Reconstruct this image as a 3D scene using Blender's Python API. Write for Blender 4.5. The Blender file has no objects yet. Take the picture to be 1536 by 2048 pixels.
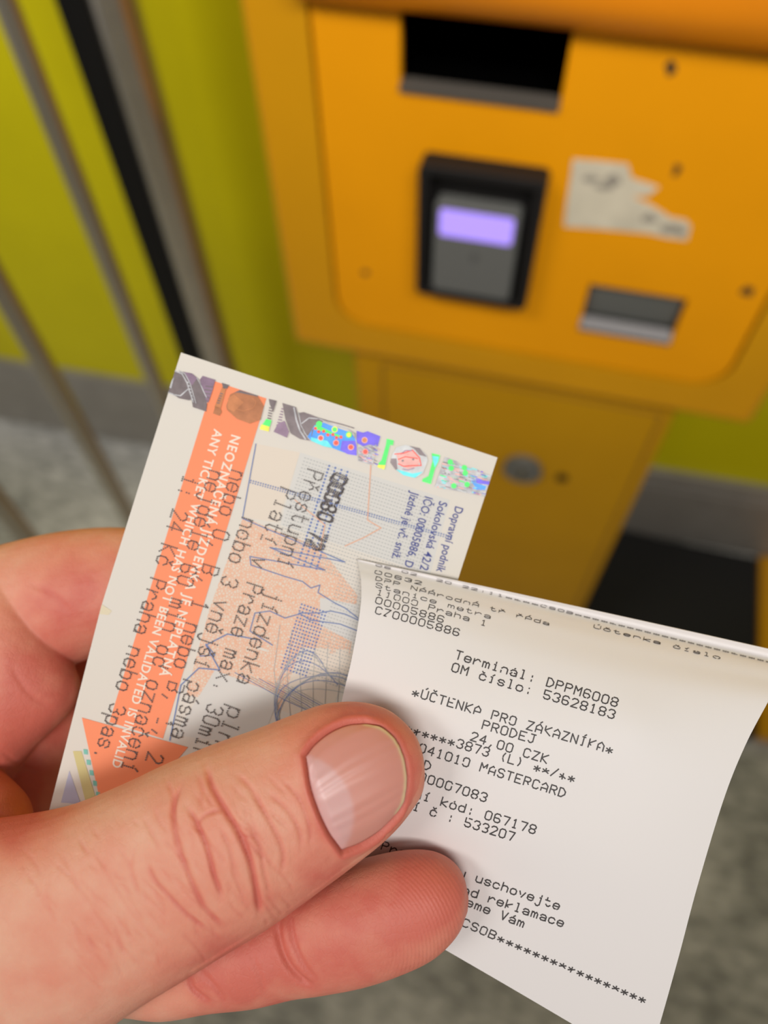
import bpy, bmesh, math, random
import numpy as np
from mathutils import Vector, Matrix
from mathutils.bvhtree import BVHTree

# ------------------------------------------------------------------ camera
scene = bpy.context.scene
COL = scene.collection
F, CX, CY = 1540.0, 768.0, 1024.0
H = 1.45                                  # eye height of the phone
EYE = np.array([0.0, 0.0, H])
_d = lambda x, y: np.array([x - CX, y - CY, F]) / np.linalg.norm([x - CX, y - CY, F])
_up = -_d(805, 1980)
_x = -_d(-8500, -920)
_x = _x - _x.dot(_up) * _up
_x /= np.linalg.norm(_x)
ROT = np.array([_x, np.cross(_up, _x), _up])   # camera axes (right, down, forward) -> world

cd = bpy.data.cameras.new('camera')
cam = bpy.data.objects.new('camera', cd)
COL.objects.link(cam)
m = Matrix.Identity(4)
for i in range(3):
    m[i][0], m[i][1], m[i][2] = ROT[i][0], -ROT[i][1], -ROT[i][2]
m[0][3], m[1][3], m[2][3] = EYE
cam.matrix_world = m
cd.sensor_fit = 'VERTICAL'
cd.sensor_height = 36.0
cd.sensor_width = 27.0
cd.lens = 36.0 * F / 2048
cd.clip_start = 0.01
cd.dof.use_dof = True
cd.dof.focus_distance = 0.108
cd.dof.aperture_fstop = cd.lens / 2.2     # 2.2 mm wide phone lens
scene.camera = cam

# ------------------------------------------------------------------ light
scene.view_settings.view_transform = 'Standard'
scene.view_settings.look = 'None'
scene.view_settings.exposure = 0.0
scene.view_settings.gamma = 1.0
scene.view_settings.use_curve_mapping = False
w = bpy.data.worlds.new('station_air')
scene.world = w
w.use_nodes = True
w.node_tree.nodes['Background'].inputs[0].default_value = (1.0, 0.96, 0.91, 1)
w.node_tree.nodes['Background'].inputs[1].default_value = 0.22


def area(name, loc, target, sx, sy, power, spread=180, col=(1, 0.965, 0.93)):
    l = bpy.data.lights.new(name, 'AREA')
    l.shape = 'RECTANGLE'
    l.size, l.size_y, l.energy, l.color = sx, sy, power, col
    l.spread = math.radians(spread)
    o = bpy.data.objects.new(name, l)
    COL.objects.link(o)
    o.location = loc
    o.rotation_euler = (Vector(target) - Vector(loc)).to_track_quat('-Z', 'Y').to_euler()
    return o


area('unseen_lamp', (0.6, -0.8, 2.7), (0.2, 0.58, 1.73), 1.4, 0.4, 8.5, 64)  # unseen lamp, beam narrowed and aimed high to darken the lower machine
area('unseen_lamp', (-1.15, -0.7, 2.7), (-0.95, 0.7, 1.3), 1.0, 0.4, 7.5, 90)  # second unseen lamp, added to brighten the left wall


# ------------------------------------------------------------------ helpers
def ray(px, py):
    return ROT @ np.array([(px - CX) / F, (py - CY) / F, 1.0])


def P(px, py, d):
    return EYE + ray(px, py) * d


def to_px(v):
    c = (np.asarray(v) - EYE) @ ROT
    return np.stack([CX + F * c[..., 0] / c[..., 2], CY + F * c[..., 1] / c[..., 2], c[..., 2]], -1)


def on_y(px, py, y):
    r = ray(px, py)
    return EYE + r * (y / r[1])


def lin(c):
    return tuple(((v / 255 / 12.92) if v / 255 <= 0.04045 else ((v / 255 + 0.055) / 1.055) ** 2.4) for v in c)


def mat(name, rgb, rough=0.6, metal=0.0, noise=0.0, nscale=40, bump=0.0, bscale=200, coat=0.0, spec=0.5):
    m = bpy.data.materials.new(name)
    m.use_nodes = True
    nt = m.node_tree
    b = nt.nodes['Principled BSDF']
    c = lin(rgb) + (1,)
    b.inputs['Base Color'].default_value = c
    b.inputs['Roughness'].default_value = rough
    b.inputs['Metallic'].default_value = metal
    b.inputs['Specular IOR Level'].default_value = spec
    b.inputs['Coat Weight'].default_value = coat
    tc = nt.nodes.new('ShaderNodeTexCoord')
    if noise > 0:
        n = nt.nodes.new('ShaderNodeTexNoise')
        n.inputs['Scale'].default_value = nscale
        n.inputs['Detail'].default_value = 5
        nt.links.new(tc.outputs['Object'], n.inputs['Vector'])
        r = nt.nodes.new('ShaderNodeValToRGB')
        r.color_ramp.elements[0].position, r.color_ramp.elements[1].position = 0.3, 0.7
        r.color_ramp.elements[0].color = tuple(max(0, v * (1 - noise)) for v in c[:3]) + (1,)
        r.color_ramp.elements[1].color = tuple(min(1, v * (1 + noise)) for v in c[:3]) + (1,)
        nt.links.new(n.outputs['Fac'], r.inputs['Fac'])
        nt.links.new(r.outputs['Color'], b.inputs['Base Color'])
    if bump > 0:
        n2 = nt.nodes.new('ShaderNodeTexNoise')
        n2.inputs['Scale'].default_value = bscale
        n2.inputs['Detail'].default_value = 3
        nt.links.new(tc.outputs['Object'], n2.inputs['Vector'])
        bn = nt.nodes.new('ShaderNodeBump')
        bn.inputs['Strength'].default_value = 0.5
        bn.inputs['Distance'].default_value = bump
        nt.links.new(n2.outputs['Fac'], bn.inputs['Height'])
        nt.links.new(bn.outputs['Normal'], b.inputs['Normal'])
    return m


WORLD = {}                                # world place of every built object


class MB:
    """Collects vertices and faces; build() links them as one mesh object."""

    def __init__(s):
        s.v, s.f, s.m, s.sm = [], [], [], []

    def add(s, verts, faces, mi=0, smooth=False):
        k = len(s.v)
        s.v.extend([tuple(map(float, p)) for p in verts])
        for f in faces:
            s.f.append([i + k for i in f])
            s.m.append(mi)
            s.sm.append(smooth)
        return s

    def box(s, x0, x1, y0, y1, z0, z1, mi=0):
        v = [(x, y, z) for x in (x0, x1) for y in (y0, y1) for z in (z0, z1)]
        return s.add(v, [(0, 1, 3, 2), (4, 6, 7, 5), (0, 4, 5, 1), (2, 3, 7, 6), (0, 2, 6, 4), (1, 5, 7, 3)], mi)

    def tube(s, pts, r, n=24, mi=0, cap=True):
        pts = [np.array(p, float) for p in pts]
        k = len(pts)
        V, Fc = [], []
        for i, p in enumerate(pts):
            t = pts[min(i + 1, k - 1)] - pts[max(i - 1, 0)]
            t /= np.linalg.norm(t)
            a = np.array([1.0, 0, 0]) if abs(t[0]) < 0.9 else np.array([0, 1.0, 0])
            u = np.cross(t, a)
            u /= np.linalg.norm(u)
            w_ = np.cross(t, u)
            rr = r[i] if isinstance(r, (list, tuple)) else r
            for j in range(n):
                an = 2 * math.pi * j / n
                V.append(p + rr * (math.cos(an) * u + math.sin(an) * w_))
        for i in range(k - 1):
            for j in range(n):
                Fc.append((i * n + j, i * n + (j + 1) % n, (i + 1) * n + (j + 1) % n, (i + 1) * n + j))
        s.add(V, Fc, mi, True)
        if cap:
            s.add(V[:n], [tuple(range(n))[::-1]], mi)
            s.add(V[-n:], [tuple(range(n))], mi)
        return s

    def extrude(s, loop, y0, y1, mi=0, back=True):
        """loop of (x, z) points turned into a plate from y0 (front) to y1."""
        n = len(loop)
        v = [(x, y0, z) for x, z in loop] + [(x, y1, z) for x, z in loop]
        f = [tuple(range(n))] + ([tuple(range(2 * n - 1, n - 1, -1))] if back else [])
        f += [(i, n + i, n + (i + 1) % n, (i + 1) % n) for i in range(n)]
        return s.add(v, f, mi)

    def ring(s, outer, inner, y0, y1, mi=0):
        n = len(outer)
        v = [(x, y0, z) for x, z in outer] + [(x, y0, z) for x, z in inner] + \
            [(x, y1, z) for x, z in outer] + [(x, y1, z) for x, z in inner]
        f = []
        for i in range(n):
            j = (i + 1) % n
            f += [(i, j, n + j, n + i), (n + i, n + j, 3 * n + j, 3 * n + i), (j, i, 2 * n + i, 2 * n + j),
                  (2 * n + i, 3 * n + i, 3 * n + j, 2 * n + j)]
        return s.add(v, f, mi)

    def build(s, name, mats, parent=None, bevel=0, seg=3, origin=None, holes=None):
        v = np.array(s.v)
        o0 = np.array(origin if origin is not None else (0, 0, 0), float)
        me = bpy.data.meshes.new(name)
        me.from_pydata((v - o0).tolist(), [], s.f)
        for mm in (mats if isinstance(mats, (list, tuple)) else [mats]):
            me.materials.append(mm)
        me.polygons.foreach_set('material_index', s.m)
        me.polygons.foreach_set('use_smooth', s.sm)
        bm = bmesh.new()
        bm.from_mesh(me)
        bmesh.ops.recalc_face_normals(bm, faces=bm.faces) if not getattr(s, 'keep', False) else None
        bm.to_mesh(me)
        bm.free()
        me.update()
        o = bpy.data.objects.new(name, me)
        COL.objects.link(o)
        if parent is not None:
            o.parent = parent
            o.location = Vector(o0) - WORLD.get(parent.name, parent.location)
        else:
            o.location = o0
        WORLD[o.name] = Vector(o0)
        if holes:
            for hx0, hx1, hy0, hy1, hz0, hz1 in holes:
                c = MB().box(hx0, hx1, hy0, hy1, hz0, hz1).build('cutter', mats)
                md = o.modifiers.new('cut', 'BOOLEAN')
                md.object = c
                md.solver = 'EXACT'
                md.operation = 'DIFFERENCE'
                bpy.context.view_layer.update()
                ev = o.evaluated_get(bpy.context.evaluated_depsgraph_get())
                nm = bpy.data.meshes.new_from_object(ev)
                o.modifiers.clear()
                o.data = nm
                bpy.data.objects.remove(c)
        if bevel:
            b = o.modifiers.new('bevel', 'BEVEL')
            b.width, b.segments, b.limit_method = bevel, seg, 'ANGLE'
            b.angle_limit = math.radians(40)
            b.harden_normals = False
        return o


def empty(name, loc):
    o = bpy.data.objects.new(name, None)
    COL.objects.link(o)
    o.location = loc
    o.empty_display_size = 0.05
    return o


def tag(o, label=None, cat=None, group=None, kind=None):
    for k, v in (('label', label), ('category', cat), ('group', group), ('kind', kind)):
        if v:
            o[k] = v
    return o


def rrect(x0, x1, z0, z1, r, n=8):
    out = []
    for cx, cz, a0 in ((x1 - r, z1 - r, 0), (x0 + r, z1 - r, 90), (x0 + r, z0 + r, 180), (x1 - r, z0 + r, 270)):
        for k in range(n + 1):
            a = math.radians(a0 + 90 * k / n)
            out.append((cx + r * math.cos(a), cz + r * math.sin(a)))
    return out


def cr(pts, n):
    """Catmull-Rom through rows of values, n samples per span."""
    p = np.array(pts, float)
    e = np.concatenate([[2 * p[0] - p[1]], p, [2 * p[-1] - p[-2]]])
    out = []
    for i in range(len(p) - 1):
        a, b, c, d = e[i:i + 4]
        for k in range(n):
            t = k / n
            out.append(0.5 * (2 * b + (c - a) * t + (2 * a - 5 * b + 4 * c - d) * t * t + (3 * b - a - 3 * c + d) * t ** 3))
    out.append(p[-1])
    return np.array(out)


# ------------------------------------------------------------------ setting
YW = 0.885                                # nearest point of the wall line, which runs 2 degrees off the machine front


def yw(x):
    return 0.897 + 0.0345 * (x + 1.115)


def along_wall(mb, dy0, dy1, z0, z1):
    v = [(x, yw(x) + d, z) for x in (-2.6, 2.6) for d in (dy0, dy1) for z in (z0, z1)]
    return mb.add(v, [(0, 1, 3, 2), (4, 6, 7, 5), (0, 4, 5, 1), (2, 3, 7, 6), (0, 2, 6, 4), (1, 5, 7, 3)])

M_green = mat('lime_green_panel', (202, 190, 10), 0.4, noise=0.05, nscale=6, spec=0.25)
M_base = mat('grey_metal_skirting', (150, 145, 136), 0.45, 0.3, noise=0.08, nscale=20)


def floor_mat():
    m = mat('speckled_grey_stone', (120, 118, 110), 0.55, bump=0.0004, bscale=120)
    nt = m.node_tree
    b = nt.nodes['Principled BSDF']
    tc = [n for n in nt.nodes if n.type == 'TEX_COORD'][0]
    n1 = nt.nodes.new('ShaderNodeTexNoise')
    n1.inputs['Scale'].default_value = 26
    n1.inputs['Detail'].default_value = 8
    n1.inputs['Roughness'].default_value = 0.7
    n2 = nt.nodes.new('ShaderNodeTexNoise')
    n2.inputs['Scale'].default_value = 5
    mp = nt.nodes.new('ShaderNodeMapping')
    mp.inputs['Scale'].default_value = (1, 2.2, 1)
    nt.links.new(tc.outputs['Object'], mp.inputs['Vector'])
    nt.links.new(mp.outputs['Vector'], n1.inputs['Vector'])
    nt.links.new(tc.outputs['Object'], n2.inputs['Vector'])
    mx = nt.nodes.new('ShaderNodeMix')
    mx.inputs[0].default_value = 0.35
    nt.links.new(n1.outputs['Fac'], mx.inputs[2])
    nt.links.new(n2.outputs['Fac'], mx.inputs[3])
    r = nt.nodes.new('ShaderNodeValToRGB')
    r.color_ramp.elements[0].position, r.color_ramp.elements[1].position = 0.40, 0.62
    r.color_ramp.elements[0].color = lin((128, 128, 122)) + (1,)
    r.color_ramp.elements[1].color = lin((216, 214, 206)) + (1,)
    nt.links.new(mx.outputs[0], r.inputs['Fac'])
    nt.links.new(r.outputs['Color'], b.inputs['Base Color'])
    return m


tag(MB().box(-2.6, 2.6, -2.6, 1.15, -0.1, 0).build('floor', floor_mat()), kind='structure')
tag(along_wall(MB(), 0, 0.1, 0, 2.9).build('wall_back', M_green), kind='structure')
bb = along_wall(MB(), -0.003, 0, 0, 0.024)
for z0_, z1_, dy_ in ((0.022, 0.195, -0.014), (0.193, 0.199, -0.0115), (0.197, 0.216, -0.014), (0.214, 0.220, -0.0115), (0.218, 0.241, -0.014)):
    along_wall(bb, dy_, 0, z0_, z1_)
tag(bb.build('baseboard_back', M_base, bevel=0.0015), kind='structure')

# ------------------------------------------------------------------ ticket machine
YM = 0.577
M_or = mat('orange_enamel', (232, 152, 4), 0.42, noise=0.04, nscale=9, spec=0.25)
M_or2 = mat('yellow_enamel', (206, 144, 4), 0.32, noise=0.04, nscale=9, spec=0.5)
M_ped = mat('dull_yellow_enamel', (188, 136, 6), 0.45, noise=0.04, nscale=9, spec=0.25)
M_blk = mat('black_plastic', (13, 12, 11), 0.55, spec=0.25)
M_void = mat('unlit_black_interior', (3, 3, 3), 1.0, spec=0.0)
M_grey = mat('grey_plastic', (98, 98, 94), 0.55)
M_dsteel = mat('dark_steel', (112, 113, 108), 0.5, 0.3)
M_steel = mat('brushed_steel', (172, 168, 160), 0.3, 0.95, noise=0.06, nscale=60)
M_lsteel = mat('light_steel_lip', (104, 101, 100), 0.5, 0.2)
M_paperst = mat('torn_sticker_paper', (206, 196, 172), 0.8, noise=0.1, nscale=50)
M_smudge = mat('grey_smudge', (150, 142, 128), 0.8)
M_mark = mat('dark_scuff', (70, 48, 18), 0.7)

mach = empty('ticket_machine', (-0.02, YM, 0.0))
tag(mach, 'orange ticket vending machine on a yellow pedestal against the green wall', 'ticket machine')
# cabinet shell: sides, back and bottom, front frame with a rounded opening
inner = rrect(-0.2185, 0.1845, 0.853, 1.30, 0.036)
X0, X1, Z0, Z1 = -0.2735, 0.2285, 0.806, 1.62
cab = MB()
cab.box(X0 + 0.001, X1 - 0.001, YM + 0.0075, YM + 0.25, Z0 + 0.001, Z0 + 0.012)
cab.box(X0 + 0.001, X0 + 0.012, YM + 0.0075, YM + 0.25, Z0, Z1)
cab.box(X1 - 0.012, X1 - 0.001, YM + 0.0075, YM + 0.25, Z0, Z1)
cab.box(X0 + 0.001, X1 - 0.001, YM + 0.24, YM + 0.25, Z0, Z1)
cab.box(X0 + 0.001, X1 - 0.001, YM + 0.0075, YM + 0.25, Z1 - 0.012, Z1)
cab.build('cabinet', M_or2, mach)
loops = [(inner, YM + 0.024), (inner, YM)]
for a in (0, 18, 36, 54, 72, 90):         # rounded outer edge
    ins = 0.009 * (1 - math.sin(math.radians(a)))
    loops.append((rrect(X0 + ins, X1 - ins, Z0 + ins, Z1 - ins, 0.010 - ins), YM + 0.009 * (1 - math.cos(math.radians(a)))))
loops.append((rrect(X0, X1, Z0, Z1, 0.010), YM + 0.024))
fr, nl = MB(), len(inner)
fr.v = [(x, y, z) for lp_, y in loops for x, z in lp_]
for a in range(len(loops)):
    b_ = (a + 1) % len(loops)
    for i in range(nl):
        fr.f.append([a * nl + i, a * nl + (i + 1) % nl, b_ * nl + (i + 1) % nl, b_ * nl + i])
        fr.m.append(0)
        fr.sm.append(1 < a < 7)
fr.build('front_frame', M_or2, mach)
SLOT = (-0.1475, -0.0240, 1.1145, 1.1735)
COIN = (0.0318, 0.1190, 0.9005, 0.9560)
door = MB().extrude(rrect(-0.2160, 0.1820, 0.8555, 1.298, 0.034), YM, YM + 0.008)
dr = door.build('door_panel', M_or, mach,
                holes=[(SLOT[0], SLOT[1], YM - .02, YM + .03, SLOT[2], SLOT[3]), (COIN[0], COIN[1], YM - .02, YM + .03, COIN[2], COIN[3])])
b = dr.modifiers.new('bevel', 'BEVEL')
b.width, b.segments, b.limit_method, b.angle_limit = 0.0015, 2, 'ANGLE', math.radians(50)
rb = MB().box(-0.24, 0.205, YM + 0.0085, YM + 0.0095, 0.83, 1.32)
rb.build('gasket', mat('brown_gap', (120, 78, 12), 0.7), mach,
         holes=[(SLOT[0], SLOT[1], YM - .02, YM + .03, SLOT[2], SLOT[3]), (COIN[0], COIN[1], YM - .02, YM + .03, COIN[2], COIN[3])])
# scuffs on the door
random.seed(4)
for k, (px, py, r_) in enumerate([(1342, 135, .0055), (1495, 582, .0065), (730, 545, .005), (1355, 335, .004), (1350, 348, .003)]):
    c = on_y(px, py, YM)
    lp = [(c[0] + r_ * random.uniform(.5, 1.1) * math.cos(a), c[2] + r_ * random.uniform(.5, 1.2) * math.sin(a)) for a in np.linspace(0, 2 * math.pi, 11)[:-1]]
    MB().extrude(lp, YM - 0.0003, YM + 0.0002).build('scuff_mark', M_mark, mach)
# hood above the door
prof = [(YM + 0.006, 1.172), (YM - 0.002, 1.1725), (YM - 0.012, 1.177), (YM - 0.022, 1.188), (YM - 0.028, 1.205), (YM - 0.030, 1.24), (YM - 0.030, 1.60), (YM + 0.006, 1.60)]
pv = cr(prof[:6], 5).tolist() + [list(p) for p in prof[6:]]
hd = MB()
n = len(pv)
hx0, hx1 = X0 + 0.055, X1 - 0.03
hd.add([(hx0, y, z) for y, z in pv] + [(hx1, y, z) for y, z in pv],
       [tuple(range(n)), tuple(range(2 * n - 1, n - 1, -1))] + [(i, n + i, n + (i + 1) % n, (i + 1) % n) for i in range(n)])
for i in range(2, len(hd.f)):
    hd.sm[i] = i < 2 + 26
hd.build('hood', mat('orange_hood', (238, 140, 10), 0.4, noise=0.03, nscale=9), mach)
# printer slot
sl = MB()
sx0, sx1, sz0, sz1 = SLOT
d0, d1 = YM + 0.009, YM + 0.10
sl.add([(sx0, d0, sz0), (sx1, d0, sz0), (sx1, d0, sz1), (sx0, d0, sz1), (sx0, d1, sz0), (sx1, d1, sz0), (sx1, d1, sz1), (sx0, d1, sz1)],
       [(4, 5, 6, 7), (0, 1, 5, 4), (1, 2, 6, 5), (2, 3, 7, 6), (3, 0, 4, 7)])
tray = sl.build('printer_slot', M_void, mach)
lip = MB()
lip.add([(sx0, YM - 0.003, sz0 - .001), (sx1, YM - 0.003, sz0 - .001), (sx1, YM - .003, sz0 + .0035), (sx0, YM - .003, sz0 + .0035),
         (sx0, YM + .0085, sz0 + .0055), (sx1, YM + .0085, sz0 + .0055), (sx0, YM + .0085, sz0 - .001), (sx1, YM + .0085, sz0 - .001)],
        [(0, 1, 2, 3), (3, 2, 5, 4), (0, 3, 4, 6), (1, 7, 5, 2), (6, 7, 1, 0), (4, 5, 7, 6)])
lip.build('slot_lip', mat('dull_metal_lip', (104, 98, 90), 0.5, 0.5), tray)
# coin return
ct = MB()
cx0, cx1, cz0, cz1 = COIN
d1 = YM + 0.05
ct.add([(cx0, d0, cz0), (cx1, d0, cz0), (cx1, d0, cz1), (cx0, d0, cz1), (cx0, d1, cz0), (cx1, d1, cz0), (cx1, d1, cz1), (cx0, d1, cz1)],
       [(4, 5, 6, 7), (0, 1, 5, 4), (1, 2, 6, 5), (2, 3, 7, 6), (3, 0, 4, 7)])
cup = ct.build('coin_return', M_dsteel, mach)
fl = MB()
fl.add([(cx0 + .002, YM + .006, cz1 - .001), (cx1 - .002, YM + .006, cz1 - .001), (cx1 - .002, YM + .012, cz0 + .012), (cx0 + .002, YM + .012, cz0 + .012),
        (cx0 + .002, YM + .009, cz1 - .001), (cx1 - .002, YM + .009, cz1 - .001), (cx1 - .002, YM + .015, cz0 + .012), (cx0 + .002, YM + .015, cz0 + .012)],
       [(0, 1, 2, 3), (7, 6, 5, 4), (0, 4, 5, 1), (3, 2, 6, 7), (0, 3, 7, 4), (1, 5, 6, 2)])
fl.build('flap', M_dsteel, cup)
lp = MB()
lp.add([(cx0, YM - .001, cz0 - .001), (cx1, YM - .001, cz0 - .001), (cx1, YM - .003, cz0 + .004), (cx0, YM - .003, cz0 + .004),
        (cx1, YM + .007, cz0 + .013), (cx0, YM + .007, cz0 + .013), (cx0, YM + .007, cz0 - .001), (cx1, YM + .007, cz0 - .001)],
       [(0, 1, 2, 3), (3, 2, 4, 5), (0, 3, 5, 6), (1, 7, 4, 2), (5, 4, 7, 6), (6, 7, 1, 0)])
lp.build('coin_lip', M_lsteel, cup, bevel=0.0012, seg=2)
# contactless card reader
rd_o = rrect(-0.1275, -0.0215, 0.9300, 1.0660, 0.006)
rd_i = rrect(-0.1185, -0.0305, 0.9335, 1.0570, 0.004)
bz = MB().ring(rd_o, rd_i, YM - 0.020, YM + 0.001)
bz.extrude(rd_i, YM - 0.002, YM + 0.001)
rdr = bz.build('card_reader', mat('charcoal_bezel', (27, 25, 24), 0.55, spec=0.25), mach, bevel=0.002, seg=3)
body = MB().extrude(rrect(-0.1130, -0.0385, 0.9345, 1.0310, 0.005), YM - 0.016, YM - 0.0022)
body.build('reader_body', M_grey, rdr, bevel=0.0015, seg=2)
scr = MB().extrude(rrect(-0.1080, -0.0435, 0.9985, 1.0255, 0.0035), YM - 0.0168, YM - 0.0162)
M_scr = mat('lit_lavender_display', (150, 130, 230), 0.3)
bs = M_scr.node_tree.nodes['Principled BSDF']
bs.inputs['Emission Color'].default_value = lin((176, 148, 255)) + (1,)
bs.inputs['Emission Strength'].default_value = 0.72
scr.build('screen', M_scr, rdr)
sym = MB()
cxs, czs = -0.0765, 0.979
for rr in (0.0028, 0.0052, 0.0076):
    arc = [(cxs - .004 + rr * math.cos(a), czs + rr * math.sin(a)) for a in np.linspace(-.8, .8, 9)]
    for (a, b_), (c, d_) in zip(arc[:-1], arc[1:]):
        sym.add([(a, YM - .0163, b_), (c, YM - .0163, d_), (c + .0011, YM - .0163, d_), (a + .0011, YM - .0163, b_)], [(0, 1, 2, 3)])
sym.build('contactless_symbol', mat('faded_print', (66, 66, 64), 0.6), rdr)
# torn sticker
spx = [(1146, 318), (1200, 322), (1256, 328), (1264, 356), (1290, 364), (1318, 374), (1296, 392), (1262, 392), (1300, 408), (1326, 424),
       (1340, 434), (1372, 440), (1382, 452), (1374, 480), (1330, 474), (1296, 466), (1210, 458), (1128, 452), (1132, 415), (1140, 362)]
sp = [on_y(x, y, YM) for x, y in spx]
stk = MB().extrude([(p[0], p[2]) for p in sp], YM - 0.0007, YM + 0.0001).build('torn_sticker', M_paperst, mach)
for cx_, cy_, rx, ry in ((1180, 357, 22, 9), (1228, 360, 18, 14), (1210, 372, 20, 8), (1300, 436, 16, 12), (1340, 456, 22, 11), (1362, 462, 12, 8)):
    lp_ = [on_y(cx_ + rx * math.cos(a) * random.uniform(.6, 1.1), cy_ + ry * math.sin(a) * random.uniform(.6, 1.1), YM) for a in np.linspace(0, 2 * math.pi, 13)[:-1]]
    MB().extrude([(p[0], p[2]) for p in lp_], YM - .0010, YM - .0006).build('smudge', M_smudge, stk)
# pedestal
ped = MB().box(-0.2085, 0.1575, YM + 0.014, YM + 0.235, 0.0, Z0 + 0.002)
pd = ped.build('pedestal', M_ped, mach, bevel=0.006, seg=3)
pdoor = MB().ring(rrect(-0.1740, 0.1440, 0.06, 0.7865, 0.004), rrect(-0.1715, 0.1415, 0.0625, 0.7840, 0.004), YM + 0.012, YM + 0.0145)
pdoor.build('door_seam', mat('yellow_seam', (150, 108, 16), 0.6), pd)
MB().extrude(rrect(-0.1715, 0.1415, 0.0625, 0.7840, 0.004), YM + 0.0125, YM + 0.0145).build('pedestal_door', M_ped, pd, bevel=0.001, seg=2)
lk = MB().tube([(0.010, YM + 0.013, 0.6425), (0.010, YM + 0.004, 0.6425)], 0.024, 32)
lkk = lk.build('lock', M_dsteel, pd, bevel=0.002)
MB().tube([(0.010, YM + 0.005, 0.6425), (0.010, YM + 0.001, 0.6425)], 0.012, 24).build('lock_cylinder', M_steel, lkk, bevel=0.001)
MB().extrude([(0.0085, 0.635), (0.0115, 0.635), (0.0115, 0.650), (0.0085, 0.650)], YM + 0.0004, YM + 0.0012).build('keyhole', M_void, lkk)
MB().tube([(0.0605, YM + 0.013, 0.6365), (0.0605, YM + 0.0105, 0.6365)], 0.0075, 20).build('dark_hole_disc', M_blk, pd)  # black disc stands in for the dark inside of a small hole

# black slab and yellow floor block beside the pedestal
pl = MB().box(0.165, 0.524, 0.545, 0.926, 0.0, 0.03).build('black_slab', mat('matte_black', (16, 15, 14), 0.8), bevel=0.004, origin=(0.34, 0.7, 0))  # low matte black box filling the dark area right of the pedestal
tag(pl, 'low black plinth on the floor to the right of the yellow pedestal', 'slab')
yb = MB().extrude(rrect(0.531, 0.86, 0.0, 0.028, 0.006), 0.5487, 0.938).build('yellow_floor_block', M_or2, bevel=0.004, origin=(0.68, 0.7, 0))
tag(yb, 'low yellow block on the floor at the right edge past the black plinth', 'floor block')

# ------------------------------------------------------------------ steel railing
M_pole = mat('polished_steel', (214, 206, 192), 0.2, 0.92, noise=0.04, nscale=30)
XR = -0.5
rail = empty('steel_railing', (XR, 0.5, 0))
tag(rail, 'steel railing of slim bars with a thick end post by the green wall', 'railing')
ZT = 1.36
MB().tube([(XR, 0.765, 0), (XR, 0.765, ZT + .02)], 0.0255, 48).build('end_post', M_pole, rail)
MB().box(XR - 0.056, XR - 0.019, 0.742, 0.788, 0.0, ZT).build('dark_reflection_strip', M_blk, rail, bevel=0.004)  # box added for the dark reflection down the post's left side
for y in (0.590, 0.436, 0.298):
    MB().tube([(XR, y, 0), (XR + 0.014, y, ZT)], 0.0105, 24).build('bar', M_pole, rail)
MB().tube([(XR, 0.77, ZT), (XR, 0.10, ZT)], 0.018, 24).build('top_rail', M_pole, rail)
#HAND_SECTION

# ------------------------------------------------------------------ hand
def loft(mb, secs, n=40, ex=2.2, sub=5):
    """secs: (upper px, lower px, depth of the axis, half thickness in m)."""
    rows = cr([[u[0], u[1], l[0], l[1], d, b_] for u, l, d, b_ in secs], sub)
    C, A, B = [], [], []
    for ux, uy, lx, ly, d, b_ in rows:
        U, L = P(ux, uy, d), P(lx, ly, d)
        C.append((U + L) / 2)
        A.append((U - L) / 2)
        B.append(max(b_, 0.0003))
    V, Fc = [], []
    k = len(C)
    for i in range(k):
        t = C[min(i + 1, k - 1)] - C[max(i - 1, 0)]
        t /= np.linalg.norm(t)
        a = A[i]
        nn = np.cross(t, a)
        nn /= np.linalg.norm(nn)
        if nn.dot(C[i] - EYE) > 0:
            nn = -nn                      # points at the viewer's side
        for j in range(n):
            th = 2 * math.pi * j / n
            c, s = math.cos(th), math.sin(th)
            V.append(C[i] + a * math.copysign(abs(c) ** (2 / ex), c) + nn * B[i] * math.copysign(abs(s) ** (2 / ex), s))
    for i in range(k - 1):
        for j in range(n):
            Fc.append((i * n + j, i * n + (j + 1) % n, (i + 1) * n + (j + 1) % n, (i + 1) * n + j))
    Fc.append(tuple(range(n))[::-1])
    Fc.append(tuple(range((k - 1) * n, k * n)))
    mb.add(V, Fc)


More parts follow.
